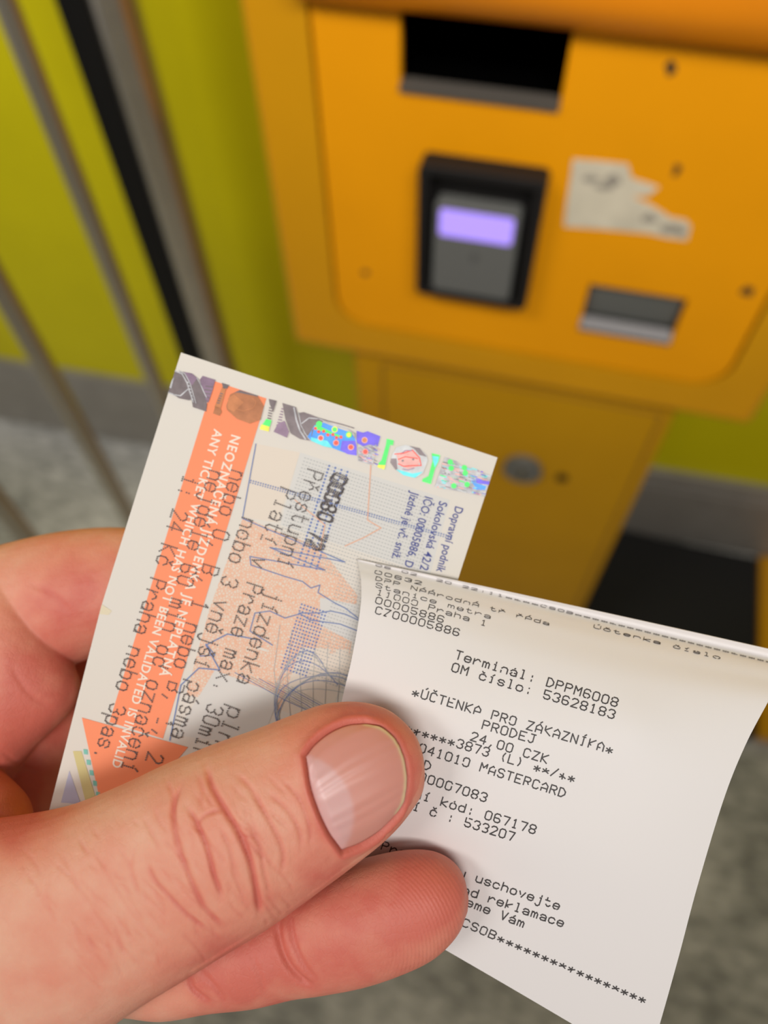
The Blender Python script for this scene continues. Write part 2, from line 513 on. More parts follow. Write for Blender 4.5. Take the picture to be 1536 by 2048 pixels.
TH = [((843, 1516), (844, 1546), .1070, .0010), ((829, 1471), (836, 1577), .1068, .0036), ((801, 1437), (822, 1607), .1064, .0052),
      ((765, 1416), (797, 1642), .1060, .0062), ((715, 1406), (757, 1682), .1055, .0070), ((650, 1411), (705, 1723), .1050, .0076),
      ((585, 1433), (650, 1764), .1045, .0080), ((510, 1462), (590, 1809), .1041, .0083), ((425, 1492), (525, 1854), .1037, .0087),
      ((330, 1531), (455, 1896), .1036, .0090), ((230, 1578), (385, 1940), .1038, .0094), ((120, 1622), (310, 1985), .1044, .0100),
      ((0, 1648), (215, 2052), .1060, .0112), ((-130, 1660), (100, 2150), .1085, .0130), ((-300, 1640), (-60, 2300), .1130, .0150),
      ((-520, 1650), (-260, 2450), .1200, .0160)]
LF = [((937, 1796), (935, 1822), .1085, .0008), ((926, 1754), (921, 1852), .1086, .0034), ((903, 1726), (893, 1885), .1087, .0048),
      ((865, 1709), (855, 1913), .1088, .0058), ((810, 1708), (795, 1939), .1089, .0064), ((740, 1722), (725, 1961), .1090, .0067),
      ((660, 1745), (645, 1976), .1092, .0067), ((600, 1765), (590, 1984), .1094, .0065), ((520, 1790), (515, 2000), .1096, .0067),
      ((430, 1815), (430, 2008), .1098, .0068), ((345, 1830), (340, 2022), .1102, .0070), ((250, 1840), (245, 2012), .1110, .0072),
      ((120, 1830), (90, 2040), .1130, .0078), ((-60, 1800), (-90, 2080), .1180, .0085), ((-300, 1760), (-320, 2120), .1250, .0100)]
IA = [((470, 1190), (465, 1225), .1370, .0010), ((430, 1130), (420, 1275), .1365, .0050), ((340, 1075), (330, 1320), .1355, .0085),
      ((240, 1055), (235, 1300), .1345, .0098), ((120, 1063), (120, 1342), .1340, .0104), ((0, 1090), (0, 1390), .1340, .0108),
      ((-140, 1130), (-150, 1430), .1345, .0110), ((-330, 1230), (-330, 1560), .1350, .0115), ((-560, 1400), (-520, 1800), .1340, .0130)]
IB = [((162, 1362), (158, 1388), .1300, .0012), ((148, 1330), (138, 1426), .1295, .0040), ((122, 1280), (106, 1460), .1290, .0062),
      ((82, 1212), (58, 1508), .1288, .0080), ((30, 1140), (5, 1575), .1288, .0092), ((-50, 1080), (-70, 1620), .1295, .0100),
      ((-180, 1110), (-190, 1650), .1310, .0110), ((-360, 1230), (-360, 1740), .1320, .0120), ((-560, 1400), (-540, 1850), .1320, .0130)]
IC = [((330, 1460), (325, 1520), .1440, .0010), ((280, 1400), (260, 1590), .1435, .0050), ((180, 1390), (160, 1640), .1420, .0072),
      ((60, 1430), (40, 1700), .1370, .0080), ((-80, 1480), (-100, 1750), .1350, .0090), ((-300, 1560), (-300, 1830), .1330, .0110)]
ID = [((62, 1640), (56, 1680), .1180, .0012), ((40, 1608), (36, 1700), .1183, .0035), ((5, 1568), (0, 1730), .1190, .0055),
      ((-60, 1530), (-70, 1780), .1200, .0080), ((-200, 1510), (-200, 1850), .1220, .0100)]
IE = [((330, 1330), (325, 1370), .1480, .0010), ((270, 1270), (262, 1440), .1475, .0055), ((170, 1250), (160, 1500), .1465, .0075),
      ((40, 1240), (40, 1560), .1440, .0080), ((-200, 1280), (-200, 1640), .1380, .0100)]
PALM = [((-120, 1300), (-60, 1950), .1270, .0060), ((-260, 1240), (-150, 2080), .1270, .0110), ((-460, 1290), (-330, 2300), .1280, .0140),
        ((-700, 1450), (-480, 2480), .1310, .0165), ((-900, 1750), (-620, 2560), .1360, .0175), ((-1060, 2000), (-760, 2640), .1420, .0180),
        ((-1230, 2230), (-920, 2800), .1500, .0185)]

hb = MB()
loft(hb, TH, ex=2.25)
for s_ in (LF, IA, IB, IC, ID, IE):
    loft(hb, s_)
loft(hb, PALM, ex=2.4)
raw = hb.build('hand_blocking', M_blk)
# plain thumb surface used to seat the nail
tb = MB()
loft(tb, TH, ex=2.25)
VOX = 0.00026
rm = raw.modifiers.new('remesh', 'REMESH')
rm.mode = 'VOXEL'
rm.voxel_size = VOX
sm_ = raw.modifiers.new('smooth', 'SMOOTH')
sm_.factor, sm_.iterations = 0.5, 11
bpy.context.view_layer.update()
ev = raw.evaluated_get(bpy.context.evaluated_depsgraph_get())
hm = bpy.data.meshes.new_from_object(ev)
bpy.data.objects.remove(raw)
nv = len(hm.vertices)
co = np.empty(nv * 3, np.float32)
hm.vertices.foreach_get('co', co)
co = co.reshape(-1, 3).astype(float)
nr = np.empty(nv * 3, np.float32)
hm.vertices.foreach_get('normal', nr)
nr = nr.reshape(-1, 3).astype(float)
px = to_px(co)
view = co - EYE
view /= np.linalg.norm(view, axis=1)[:, None]
facing = np.clip(-(nr * view).sum(1) * 3, 0, 1)
bm_ = bmesh.new()
bm_.from_mesh(hm)
HBVH = BVHTree.FromBMesh(bm_)
bm_.free()


def seg_dist(q, poly):
    best = np.full(len(q), 1e9)
    for a, b_ in zip(poly[:-1], poly[1:]):
        a, b_ = np.array(a, float), np.array(b_, float)
        ab = b_ - a
        t = np.clip(((q - a) @ ab) / (ab @ ab + 1e-9), 0, 1)
        best = np.minimum(best, np.linalg.norm(q - (a + t[:, None] * ab), axis=1))
    return best


def inside(q, poly):
    x, y = q[:, 0], q[:, 1]
    r = np.zeros(len(q), bool)
    p = list(poly)
    for (x1, y1), (x2, y2) in zip(p, p[1:] + p[:1]):
        c = (y1 > y) != (y2 > y)
        with np.errstate(divide='ignore', invalid='ignore'):
            r ^= c & (x < (x2 - x1) * (y - y1) / (y2 - y1 + 1e-12) + x1)
    return r


thumb_poly = [s[0] for s in TH[:13]][::-1] + [s[1] for s in TH[:13]]
q = px[:, :2]
thumb = inside(q, thumb_poly) & (px[:, 2] < 0.1062)
low = (~inside(q, thumb_poly)) & (px[:, 1] > 1690) & (px[:, 2] < 0.111) & (px[:, 0] > 230)
back = (px[:, 0] < 330) & (px[:, 1] < 1700) & (px[:, 1] > 1000) & (px[:, 2] > 0.112)

disp = np.zeros(nv)
red = np.zeros(nv)


def crease(mask, line, depth, wpx, redness=0.4, jitter=0.0):
    line = cr(line, 6)[:, :2].tolist()
    wpx *= 0.74
    idx = np.where(mask)[0]
    d = seg_dist(q[idx], line)
    near = d < 8 * wpx
    idx, d = idx[near], d[near]
    # fade towards both ends
    e = np.minimum(np.linalg.norm(q[idx] - line[0], axis=1), np.linalg.norm(q[idx] - line[-1], axis=1))
    fade = np.clip(e / (5 * wpx), 0.15, 1) * facing[idx]
    disp[idx] += fade * 0.72 * depth * (-np.exp(-(d / wpx) ** 2) + 0.10 * np.exp(-((d - 2.4 * wpx) / (1.4 * wpx)) ** 2))
    red[idx] += fade * redness * np.exp(-(d / (1.3 * wpx)) ** 2)


CREASES = [
    ([(362, 1567), (347, 1624), (359, 1692), (381, 1755), (406, 1811), (450, 1855)], .00040, 6.5, .5),
    ([(412, 1530), (425, 1574), (450, 1617), (481, 1667), (500, 1717), (516, 1799), (519, 1832)], .00058, 7.0, .7),
    ([(375, 1611), (400, 1655), (419, 1705), (431, 1755), (447, 1798)], .00045, 6.0, .55),
    ([(469, 1546), (500, 1574), (525, 1617), (550, 1661), (566, 1705), (563, 1745)], .00024, 5.5, .35),
    ([(537, 1586), (575, 1620), (598, 1661), (602, 1700)], .00020, 5.0, .3),
    ([(394, 1655), (412, 1630), (450, 1618)], .00026, 5.0, .3),
    ([(294, 1724), (306, 1755), (337, 1792), (375, 1830), (412, 1858)], .00022, 5.5, .45),
    ([(565, 1560), (600, 1600), (618, 1650), (622, 1690)], .00018, 4.5, .25),
    ([(332, 1560), (345, 1590), (350, 1640)], .00020, 5.0, .3),
    ([(440, 1650), (462, 1700), (470, 1750), (490, 1800)], .00020, 5.0, .25),
    ([(500, 1640), (520, 1690), (528, 1740), (540, 1790)], .00018, 5.0, .2),
    ([(395, 1545), (405, 1580), (400, 1615)], .00020, 5.0, .25),
    ([(480, 1668), (500, 1672), (512, 1668)], .00022, 4.5, .3),
    ([(270, 1690), (262, 1740), (280, 1800)], .00012, 5.0, .15),
    ([(200, 1720), (230, 1780), (280, 1850), (330, 1900)], .00010, 5.0, .12),
    ([(120, 1700), (160, 1780), (220, 1870), (290, 1940)], .00010, 5.0, .12),
]
for ln, dp, wp, rd_ in CREASES:
    crease(thumb, ln, dp, wp, rd_)
rng = np.random.default_rng(5)
for k in range(120):                       # fine skin lines over the back of the thumb
    x0 = rng.uniform(20, 560)
    y0 = 1660 - 0.33 * (x0 - 250) + rng.uniform(-40, 260)
    ln_ = rng.uniform(30, 90)
    a0 = math.radians(rng.uniform(38, 75))
    pts = [(x0, y0), (x0 + .5 * ln_ * math.cos(a0) + rng.uniform(-6, 6), y0 + .5 * ln_ * math.sin(a0)), (x0 + ln_ * math.cos(a0), y0 + ln_ * math.sin(a0))]
    crease(thumb, pts, .00012, 4.2, .12)
for ln, dp, wp, rd_ in [
    ([(556, 1838), (559, 1880), (575, 1924), (600, 1955), (632, 1976)], .00075, 8.0, .6),
    ([(580, 1826), (588, 1880), (612, 1935), (640, 1965)], .00030, 6.0, .4),
    ([(378, 1946), (387, 1978), (425, 2006)], .00045, 6.5, .5),
    ([(402, 1940), (437, 1980), (452, 2006)], .00030, 6.0, .4),
    ([(500, 1900), (520, 1950), (530, 1990)], .00014, 6.0, .2),
]:
    crease(low, ln, dp, wp, rd_)
for ln, dp, wp, rd_ in [
    ([(0, 1500), (40, 1530), (90, 1545)], .00022, 7.0, .25),
    ([(20, 1330), (60, 1390), (110, 1420)], .00014, 8.0, .15),
    ([(50, 1165), (110, 1190), (150, 1235)], .00012, 8.0, .15),
]:
    crease(back, ln, dp, wp, rd_)

# nail outline
N_prox = cr([(612, 1512), (621, 1570), (638, 1622), (660, 1668), (685, 1702)], 8)
N_up = cr([(612, 1512), (630, 1488), (660, 1464), (695, 1449), (730, 1446)], 8)
N_dist = cr([(730, 1446), (765, 1457), (792, 1482), (808, 1520), (813, 1562), (807, 1602), (795, 1628)], 8)
N_low = cr([(685, 1702), (720, 1689), (755, 1668), (778, 1647), (795, 1628)], 8)
nail_poly = N_prox.tolist() + N_low.tolist()[1:] + N_dist[::-1].tolist()[1:] + N_up[::-1].tolist()[1:]
idx = np.where(thumb & (q[:, 0] > 540) & (q[:, 1] < 1760))[0]
dn = seg_dist(q[idx], nail_poly + nail_poly[:1])
ins = inside(q[idx], nail_poly)
dprox = np.minimum(seg_dist(q[idx], N_prox.tolist()), np.minimum(seg_dist(q[idx], N_up.tolist()), seg_dist(q[idx], N_low.tolist())))
sg = np.where(ins, -dn, dn)
bed = -0.00075 / (1 + np.exp((sg - 3) / 1.8))
side = np.exp(-(dprox / 26) ** 2)
ridge = 0.00042 * side * np.exp(-((sg - 12) / 9) ** 2) * (~ins)
disp[idx] += (bed + ridge) * np.clip(facing[idx] * 1.3, 0, 1)
red[idx] += 0.75 * np.exp(-((sg - 3) / 8) ** 2) * (~ins) + 0.35 * np.exp(-(sg / 60) ** 2) * (~ins)

# broad bone and flesh shape, and redness of joints and pads that also paints thumb shade on the lower finger
for cx_, cy_, r_, am, which in [(440, 1690, 110, .00055, thumb), (300, 1780, 120, -.00020, thumb), (870, 1800, 70, .0004, low),
                                (690, 1850, 90, .0003, low), (470, 1940, 70, .0003, low), (100, 1180, 90, .0005, back)]:
    disp[which] += am * np.exp(-((q[which] - (cx_, cy_)) ** 2).sum(1) / r_ ** 2) * facing[which]
for cx_, cy_, r_, am in [(450, 1680, 110, .32), (710, 1430, 120, .5), (820, 1560, 80, .45), (870, 1790, 120, 1.0), (700, 1900, 150, .75), (470, 1950, 140, .8),
                         (150, 1200, 120, .75), (60, 1400, 140, .9), (30, 1560, 90, .7), (30, 1650, 70, .8), (180, 1900, 160, .25), (640, 1760, 60, .3)]:
    red += am * np.exp(-((q - (cx_, cy_)) ** 2).sum(1) / r_ ** 2)
co2 = co + nr * disp[:, None]
hm.vertices.foreach_set('co', co2.astype(np.float32).ravel())
bm_ = bmesh.new()
bm_.from_mesh(hm)
SKIN = BVHTree.FromBMesh(bm_)
bm_.free()


def clear_of_hand(grid, behind=True, gap=0.0003):
    """Slides the points of a held sheet along their sight lines until none lies inside the flesh."""
    g = np.array(grid)
    dv = g - EYE
    dist = np.linalg.norm(dv, axis=2)
    un = dv / dist[..., None]
    push = np.zeros_like(dist)
    for i in range(g.shape[0]):
        for j in range(g.shape[1]):
            o_, d_ = Vector(EYE), Vector(un[i, j])
            hits, t0 = [], 0.0
            while len(hits) < 12:
                h_ = SKIN.ray_cast(o_ + d_ * (t0 + 1e-6), d_)
                if h_[0] is None:
                    break
                t0 = t0 + 1e-6 + h_[3]
                hits.append((t0, h_[1].dot(d_) < 0))
            depth_, start = 0, None
            for t, enter in hits:
                if enter:
                    if start is None:
                        start = t
                elif start is not None:
                    if start - gap < dist[i, j] < t + gap:
                        a_, b_ = start - gap - dist[i, j], t + gap - dist[i, j]
                        push[i, j] = b_ if (b_ < 0.006 and behind) or b_ < -a_ else a_
                    start = None
    p = push.copy()
    for _ in range(14):                   # spread the push softly over the sheet
        q_ = np.pad(p, 1, mode='edge')
        q_ = (q_[:-2, 1:-1] + q_[2:, 1:-1] + q_[1:-1, :-2] + q_[1:-1, 2:] + 2 * p) / 6
        p = np.where(np.abs(push) > 1e-9, np.where(np.abs(q_) > np.abs(push), q_, push), q_)
    return (EYE + un * (dist + p)[..., None]), push


def fattr(name, val):
    a = hm.attributes.new(name, 'FLOAT', 'POINT')
    a.data.foreach_set('value', val.astype(np.float32))


fattr('redness', np.clip(red, 0, 1.4))
phase = np.linalg.norm((q - (690, 1905)) * np.array([1.0, 1.0]), axis=1) / 7.6 * 2 * math.pi
fattr('ridge_phase', phase)
fattr('ridge_mask', np.where(low, np.clip((q[:, 0] - 735) / 110, 0, 1), 0) * facing)
hm.polygons.foreach_set('use_smooth', np.ones(len(hm.polygons), bool))


def skin_mat():
    m = bpy.data.materials.new('skin')
    m.use_nodes = True
    nt = m.node_tree
    L = nt.links.new
    b = nt.nodes['Principled BSDF']
    b.inputs['Roughness'].default_value = 0.52
    b.inputs['Specular IOR Level'].default_value = 0.38
    b.inputs['Subsurface Weight'].default_value = 0.22
    b.inputs['Subsurface Radius'].default_value = (1.0, 0.32, 0.16)
    b.inputs['Subsurface Scale'].default_value = 0.0022
    at = nt.nodes.new('ShaderNodeAttribute')
    at.attribute_name = 'redness'
    tc = nt.nodes.new('ShaderNodeTexCoord')
    no = nt.nodes.new('ShaderNodeTexNoise')
    no.inputs['Scale'].default_value = 210
    no.inputs['Detail'].default_value = 4
    L(tc.outputs['Object'], no.inputs['Vector'])
    ma = nt.nodes.new('ShaderNodeMath')
    ma.operation = 'MULTIPLY_ADD'
    ma.inputs[1].default_value = 0.95
    L(no.outputs['Fac'], ma.inputs[0])
    sub = nt.nodes.new('ShaderNodeMath')
    sub.operation = 'SUBTRACT'
    L(at.outputs['Fac'], sub.inputs[0])
    sub.inputs[1].default_value = 0.36
    L(sub.outputs[0], ma.inputs[2])
    r = nt.nodes.new('ShaderNodeValToRGB')
    r.color_ramp.elements[0].color = lin((222, 166, 140)) + (1,)
    r.color_ramp.elements[1].color = lin((204, 108, 92)) + (1,)
    r.color_ramp.elements.new(0.5).color = lin((218, 142, 118)) + (1,)
    L(ma.outputs[0], r.inputs['Fac'])
    L(r.outputs['Color'], b.inputs['Base Color'])
    # fine creases and pores plus fingerprint ridges
    vo = nt.nodes.new('ShaderNodeTexVoronoi')
    vo.feature = 'DISTANCE_TO_EDGE'
    vo.inputs['Scale'].default_value = 1500
    mp = nt.nodes.new('ShaderNodeMapping')
    mp.inputs['Rotation'].default_value = (0.3, 0.2, 0.7)
    mp.inputs['Scale'].default_value = (1, 0.55, 1)
    L(tc.outputs['Object'], mp.inputs['Vector'])
    L(mp.outputs['Vector'], vo.inputs['Vector'])
    cl = nt.nodes.new('ShaderNodeMath')
    cl.operation = 'MINIMUM'
    cl.inputs[1].default_value = 0.12
    L(vo.outputs['Distance'], cl.inputs[0])
    no2 = nt.nodes.new('ShaderNodeTexNoise')
    no2.inputs['Scale'].default_value = 420
    no2.inputs['Detail'].default_value = 4
    L(tc.outputs['Object'], no2.inputs['Vector'])
    ph = nt.nodes.new('ShaderNodeAttribute')
    ph.attribute_name = 'ridge_phase'
    mk = nt.nodes.new('ShaderNodeAttribute')
    mk.attribute_name = 'ridge_mask'
    si = nt.nodes.new('ShaderNodeMath')
    si.operation = 'SINE'
    L(ph.outputs['Fac'], si.inputs[0])
    mu = nt.nodes.new('ShaderNodeMath')
    mu.operation = 'MULTIPLY'
    L(si.outputs[0], mu.inputs[0])
    L(mk.outputs['Fac'], mu.inputs[1])
    b1 = nt.nodes.new('ShaderNodeBump')
    b1.inputs['Strength'].default_value = 0.35
    b1.inputs['Distance'].default_value = 0.00035
    L(cl.outputs[0], b1.inputs['Height'])
    b2 = nt.nodes.new('ShaderNodeBump')
    b2.inputs['Strength'].default_value = 0.3
    b2.inputs['Distance'].default_value = 0.0004
    L(no2.outputs['Fac'], b2.inputs['Height'])
    L(b1.outputs['Normal'], b2.inputs['Normal'])
    b3 = nt.nodes.new('ShaderNodeBump')
    b3.inputs['Strength'].default_value = 0.6
    b3.inputs['Distance'].default_value = 0.000022
    L(mu.outputs[0], b3.inputs['Height'])
    L(b2.outputs['Normal'], b3.inputs['Normal'])
    L(b3.outputs['Normal'], b.inputs['Normal'])
    return m


hm.materials.clear()
hm.materials.append(skin_mat())
hm.name = 'hand'
hand = bpy.data.objects.new('hand', hm)
COL.objects.link(hand)
hc = P(400, 1750, 0.11)
hm.transform(Matrix.Translation(-Vector(hc)))
hand.location = hc
tag(hand, 'left hand of a person pinching a ticket and receipt under the thumb', 'hand')


# thumbnail: Coons patch of its four edges, laid on the thumb
def resample(c, n):
    s = np.concatenate([[0], np.cumsum(np.linalg.norm(np.diff(c, axis=0), axis=1))])
    t = np.linspace(0, s[-1], n)
    return np.stack([np.interp(t, s, c[:, 0]), np.interp(t, s, c[:, 1])], 1)


NS = 56
pr, di, upc, loc_ = (resample(c, NS + 1) for c in (N_prox, N_dist, N_up, N_low))
V, colr = [], []
lun = [(612, 1508), (640, 1520), (662, 1534), (682, 1556), (697, 1580), (706, 1610), (707, 1640), (700, 1670), (690, 1698), (684, 1704)]
lun_poly = lun + N_prox[::-1].tolist()
ng = np.zeros((NS + 1, NS + 1, 2))
for i in range(NS + 1):
    for j in range(NS + 1):
        s_, t_ = i / NS, j / NS
        ng[i, j] = (1 - t_) * upc[i] + t_ * loc_[i] + (1 - s_) * pr[j] + s_ * di[j] - ((1 - s_) * (1 - t_) * pr[0] + (1 - s_) * t_ * pr[-1] + s_ * (1 - t_) * di[0] + s_ * t_ * di[-1])
flat = ng.reshape(-1, 2)
dl = seg_dist(flat, lun)
il = inside(flat, lun_poly)
dd = seg_dist(flat, N_dist.tolist())
for k, (x, y) in enumerate(flat):
    h_ = HBVH.ray_cast(Vector(EYE), Vector(ray(x, y)).normalized())
    p = np.array(h_[0])
    i, j = divmod(k, NS + 1)
    s_, t_ = i / NS, j / NS
    edge = min(1, min(t_, 1 - t_) * 8) * min(1, s_ * 10)
    rg = 0.000028 * math.sin(t_ * 52 + 1.5 * math.sin(t_ * 17)) * edge
    lift = -0.00022 + 0.00034 * edge ** 0.6 + rg
    vdir = np.array(h_[1])
    V.append(p + vdir * lift)
    base = np.array(lin((208, 142, 128)))
    lu = np.array(lin((212, 166, 164)))
    fe = np.array(lin((214, 194, 150)))
    a = 1 / (1 + math.exp((-dl[k] if il[k] else dl[k]) / 2.0))
    c = base * (1 - 0.75 * a) + lu * 0.75 * a
    b_ = math.exp(-((dd[k] - 3) / 3.2) ** 2)
    colr.append(np.append(c * (1 - 0.8 * b_) + fe * 0.8 * b_, 1))
nb = MB()
nb.keep = True
fc = [(i * (NS + 1) + j, i * (NS + 1) + j + 1, (i + 1) * (NS + 1) + j + 1, (i + 1) * (NS + 1) + j) for i in range(NS) for j in range(NS)]
nb.add(V, fc, 0, True)
M_nail = bpy.data.materials.new('fingernail')
M_nail.use_nodes = True
nn_ = M_nail.node_tree
bs = nn_.nodes['Principled BSDF']
bs.inputs['Roughness'].default_value = 0.34
bs.inputs['Subsurface Weight'].default_value = 0.15
bs.inputs['Subsurface Scale'].default_value = 0.0012
at = nn_.nodes.new('ShaderNodeAttribute')
at.attribute_name = 'nail_colour'
nn_.links.new(at.outputs['Color'], bs.inputs['Base Color'])
nail = nb.build('thumbnail', M_nail, hand, origin=hc)
ca = nail.data.attributes.new('nail_colour', 'FLOAT_COLOR', 'POINT')
ca.data.foreach_set('color', np.array(colr, np.float32).ravel())
so = nail.modifiers.new('thickness', 'SOLIDIFY')
so.thickness, so.offset = 0.0003, -1
nail['label'] = 'pink thumbnail with a pale half moon'

# ------------------------------------------------------------------ lettering
G = {'0': "10 30 41 45 36 16 05 01 10", '1': "15 26 20;10 30", '2': "05 16 36 45 44 00 40", '3': "05 16 36 45 44 33 23;33 42 41 30 10 01",
     '4': "30 36 02 42", '5': "46 06 03 33 42 41 30 10 01", '6': "45 36 16 05 01 10 30 41 42 33 03", '7': "06 46 20",
     '8': "13 04 05 16 36 45 44 33 13 02 01 10 30 41 42 33", '9': "01 10 30 41 45 36 16 05 04 13 43",
     'A': "00 04 26 44 40;02 42", 'B': "00 06 36 45 44 33 03;33 42 41 30 00", 'C': "45 36 16 05 01 10 30 41", 'D': "00 06 26 44 42 20 00",
     'E': "46 06 00 40;03 33", 'I': "16 36;26 20;10 30", 'J': "16 46;36 31 20 10 01", 'K': "06 00;46 03 40", 'L': "06 00 40",
     'M': "00 06 23 46 40", 'N': "00 06 40 46", 'O': "10 30 41 45 36 16 05 01 10", 'P': "00 06 36 45 44 33 03",
     'R': "00 06 36 45 44 33 03;23 40", 'S': "45 36 16 05 04 13 33 42 41 30 10 01", 'T': "06 46;26 20", 'U': "06 01 10 30 41 46",
     'V': "06 20 46", 'Z': "06 46 00 40",
     'a': "03 14 34 43 40;42 12 01 10 30 41", 'b': "06 00;03 14 34 43 41 30 10 01", 'c': "43 34 14 03 01 10 30 41",
     'd': "46 40;43 34 14 03 01 10 30 41", 'e': "02 42 43 34 14 03 01 10 30 41", 'h': "06 00;03 14 34 43 40", 'i': "14 24 20;10 30;25 26",
     'j': "24 34 3a 2b 1b 0a;35 36", 'k': "06 00;44 02 40", 'l': "16 26 20;10 30", 'm': "00 04;03 14 23 20;23 34 43 40",
     'n': "00 04;03 14 34 43 40", 'o': "10 30 41 43 34 14 03 01 10", 'p': "0b 04;03 14 34 43 41 30 10 01", 'r': "00 04;02 24 34 43",
     's': "43 34 14 03 12 32 41 30 10 01", 't': "16 11 20 30 41;04 34", 'u': "04 01 10 30 41;44 40", 'v': "04 20 44", 'x': "04 40;44 00",
     'z': "04 44 00 40", '*': "24 20;03 41;01 43", '/': "00 46", '(': "36 24 22 30", ')': "16 24 22 10", '.': "20 21", ',': "21 1a",
     ':': "24 23;21 20", '-': "03 43", ' ': ""}
for ch, bse, acc in (('á', 'a', 'l'), ('é', 'e', 'l'), ('ó', 'o', 'l'), ('č', 'c', 'v'), ('ě', 'e', 'v'), ('ř', 'r', 'v'), ('š', 's', 'v'),
                     ('Á', 'A', 'L'), ('Í', 'I', 'L'), ('Ú', 'U', 'L'), ('Č', 'C', 'V')):
    G[ch] = G[bse] + {'l': ";25 36", 'v': ";16 25 36", 'L': ";27 38", 'V': ";18 27 38"}[acc]
G['í'] = "14 24 20;10 30;25 36"
YV = {'a': -1, 'b': -2}


def strokes(ch):
    out = []
    for s in G.get(ch, '').split(';'):
        pts = [(int(t[0]), YV.get(t[1]) if t[1] in YV else int(t[1])) for t in s.split()]
        if len(pts) > 1:
            out.append(pts)
    return out


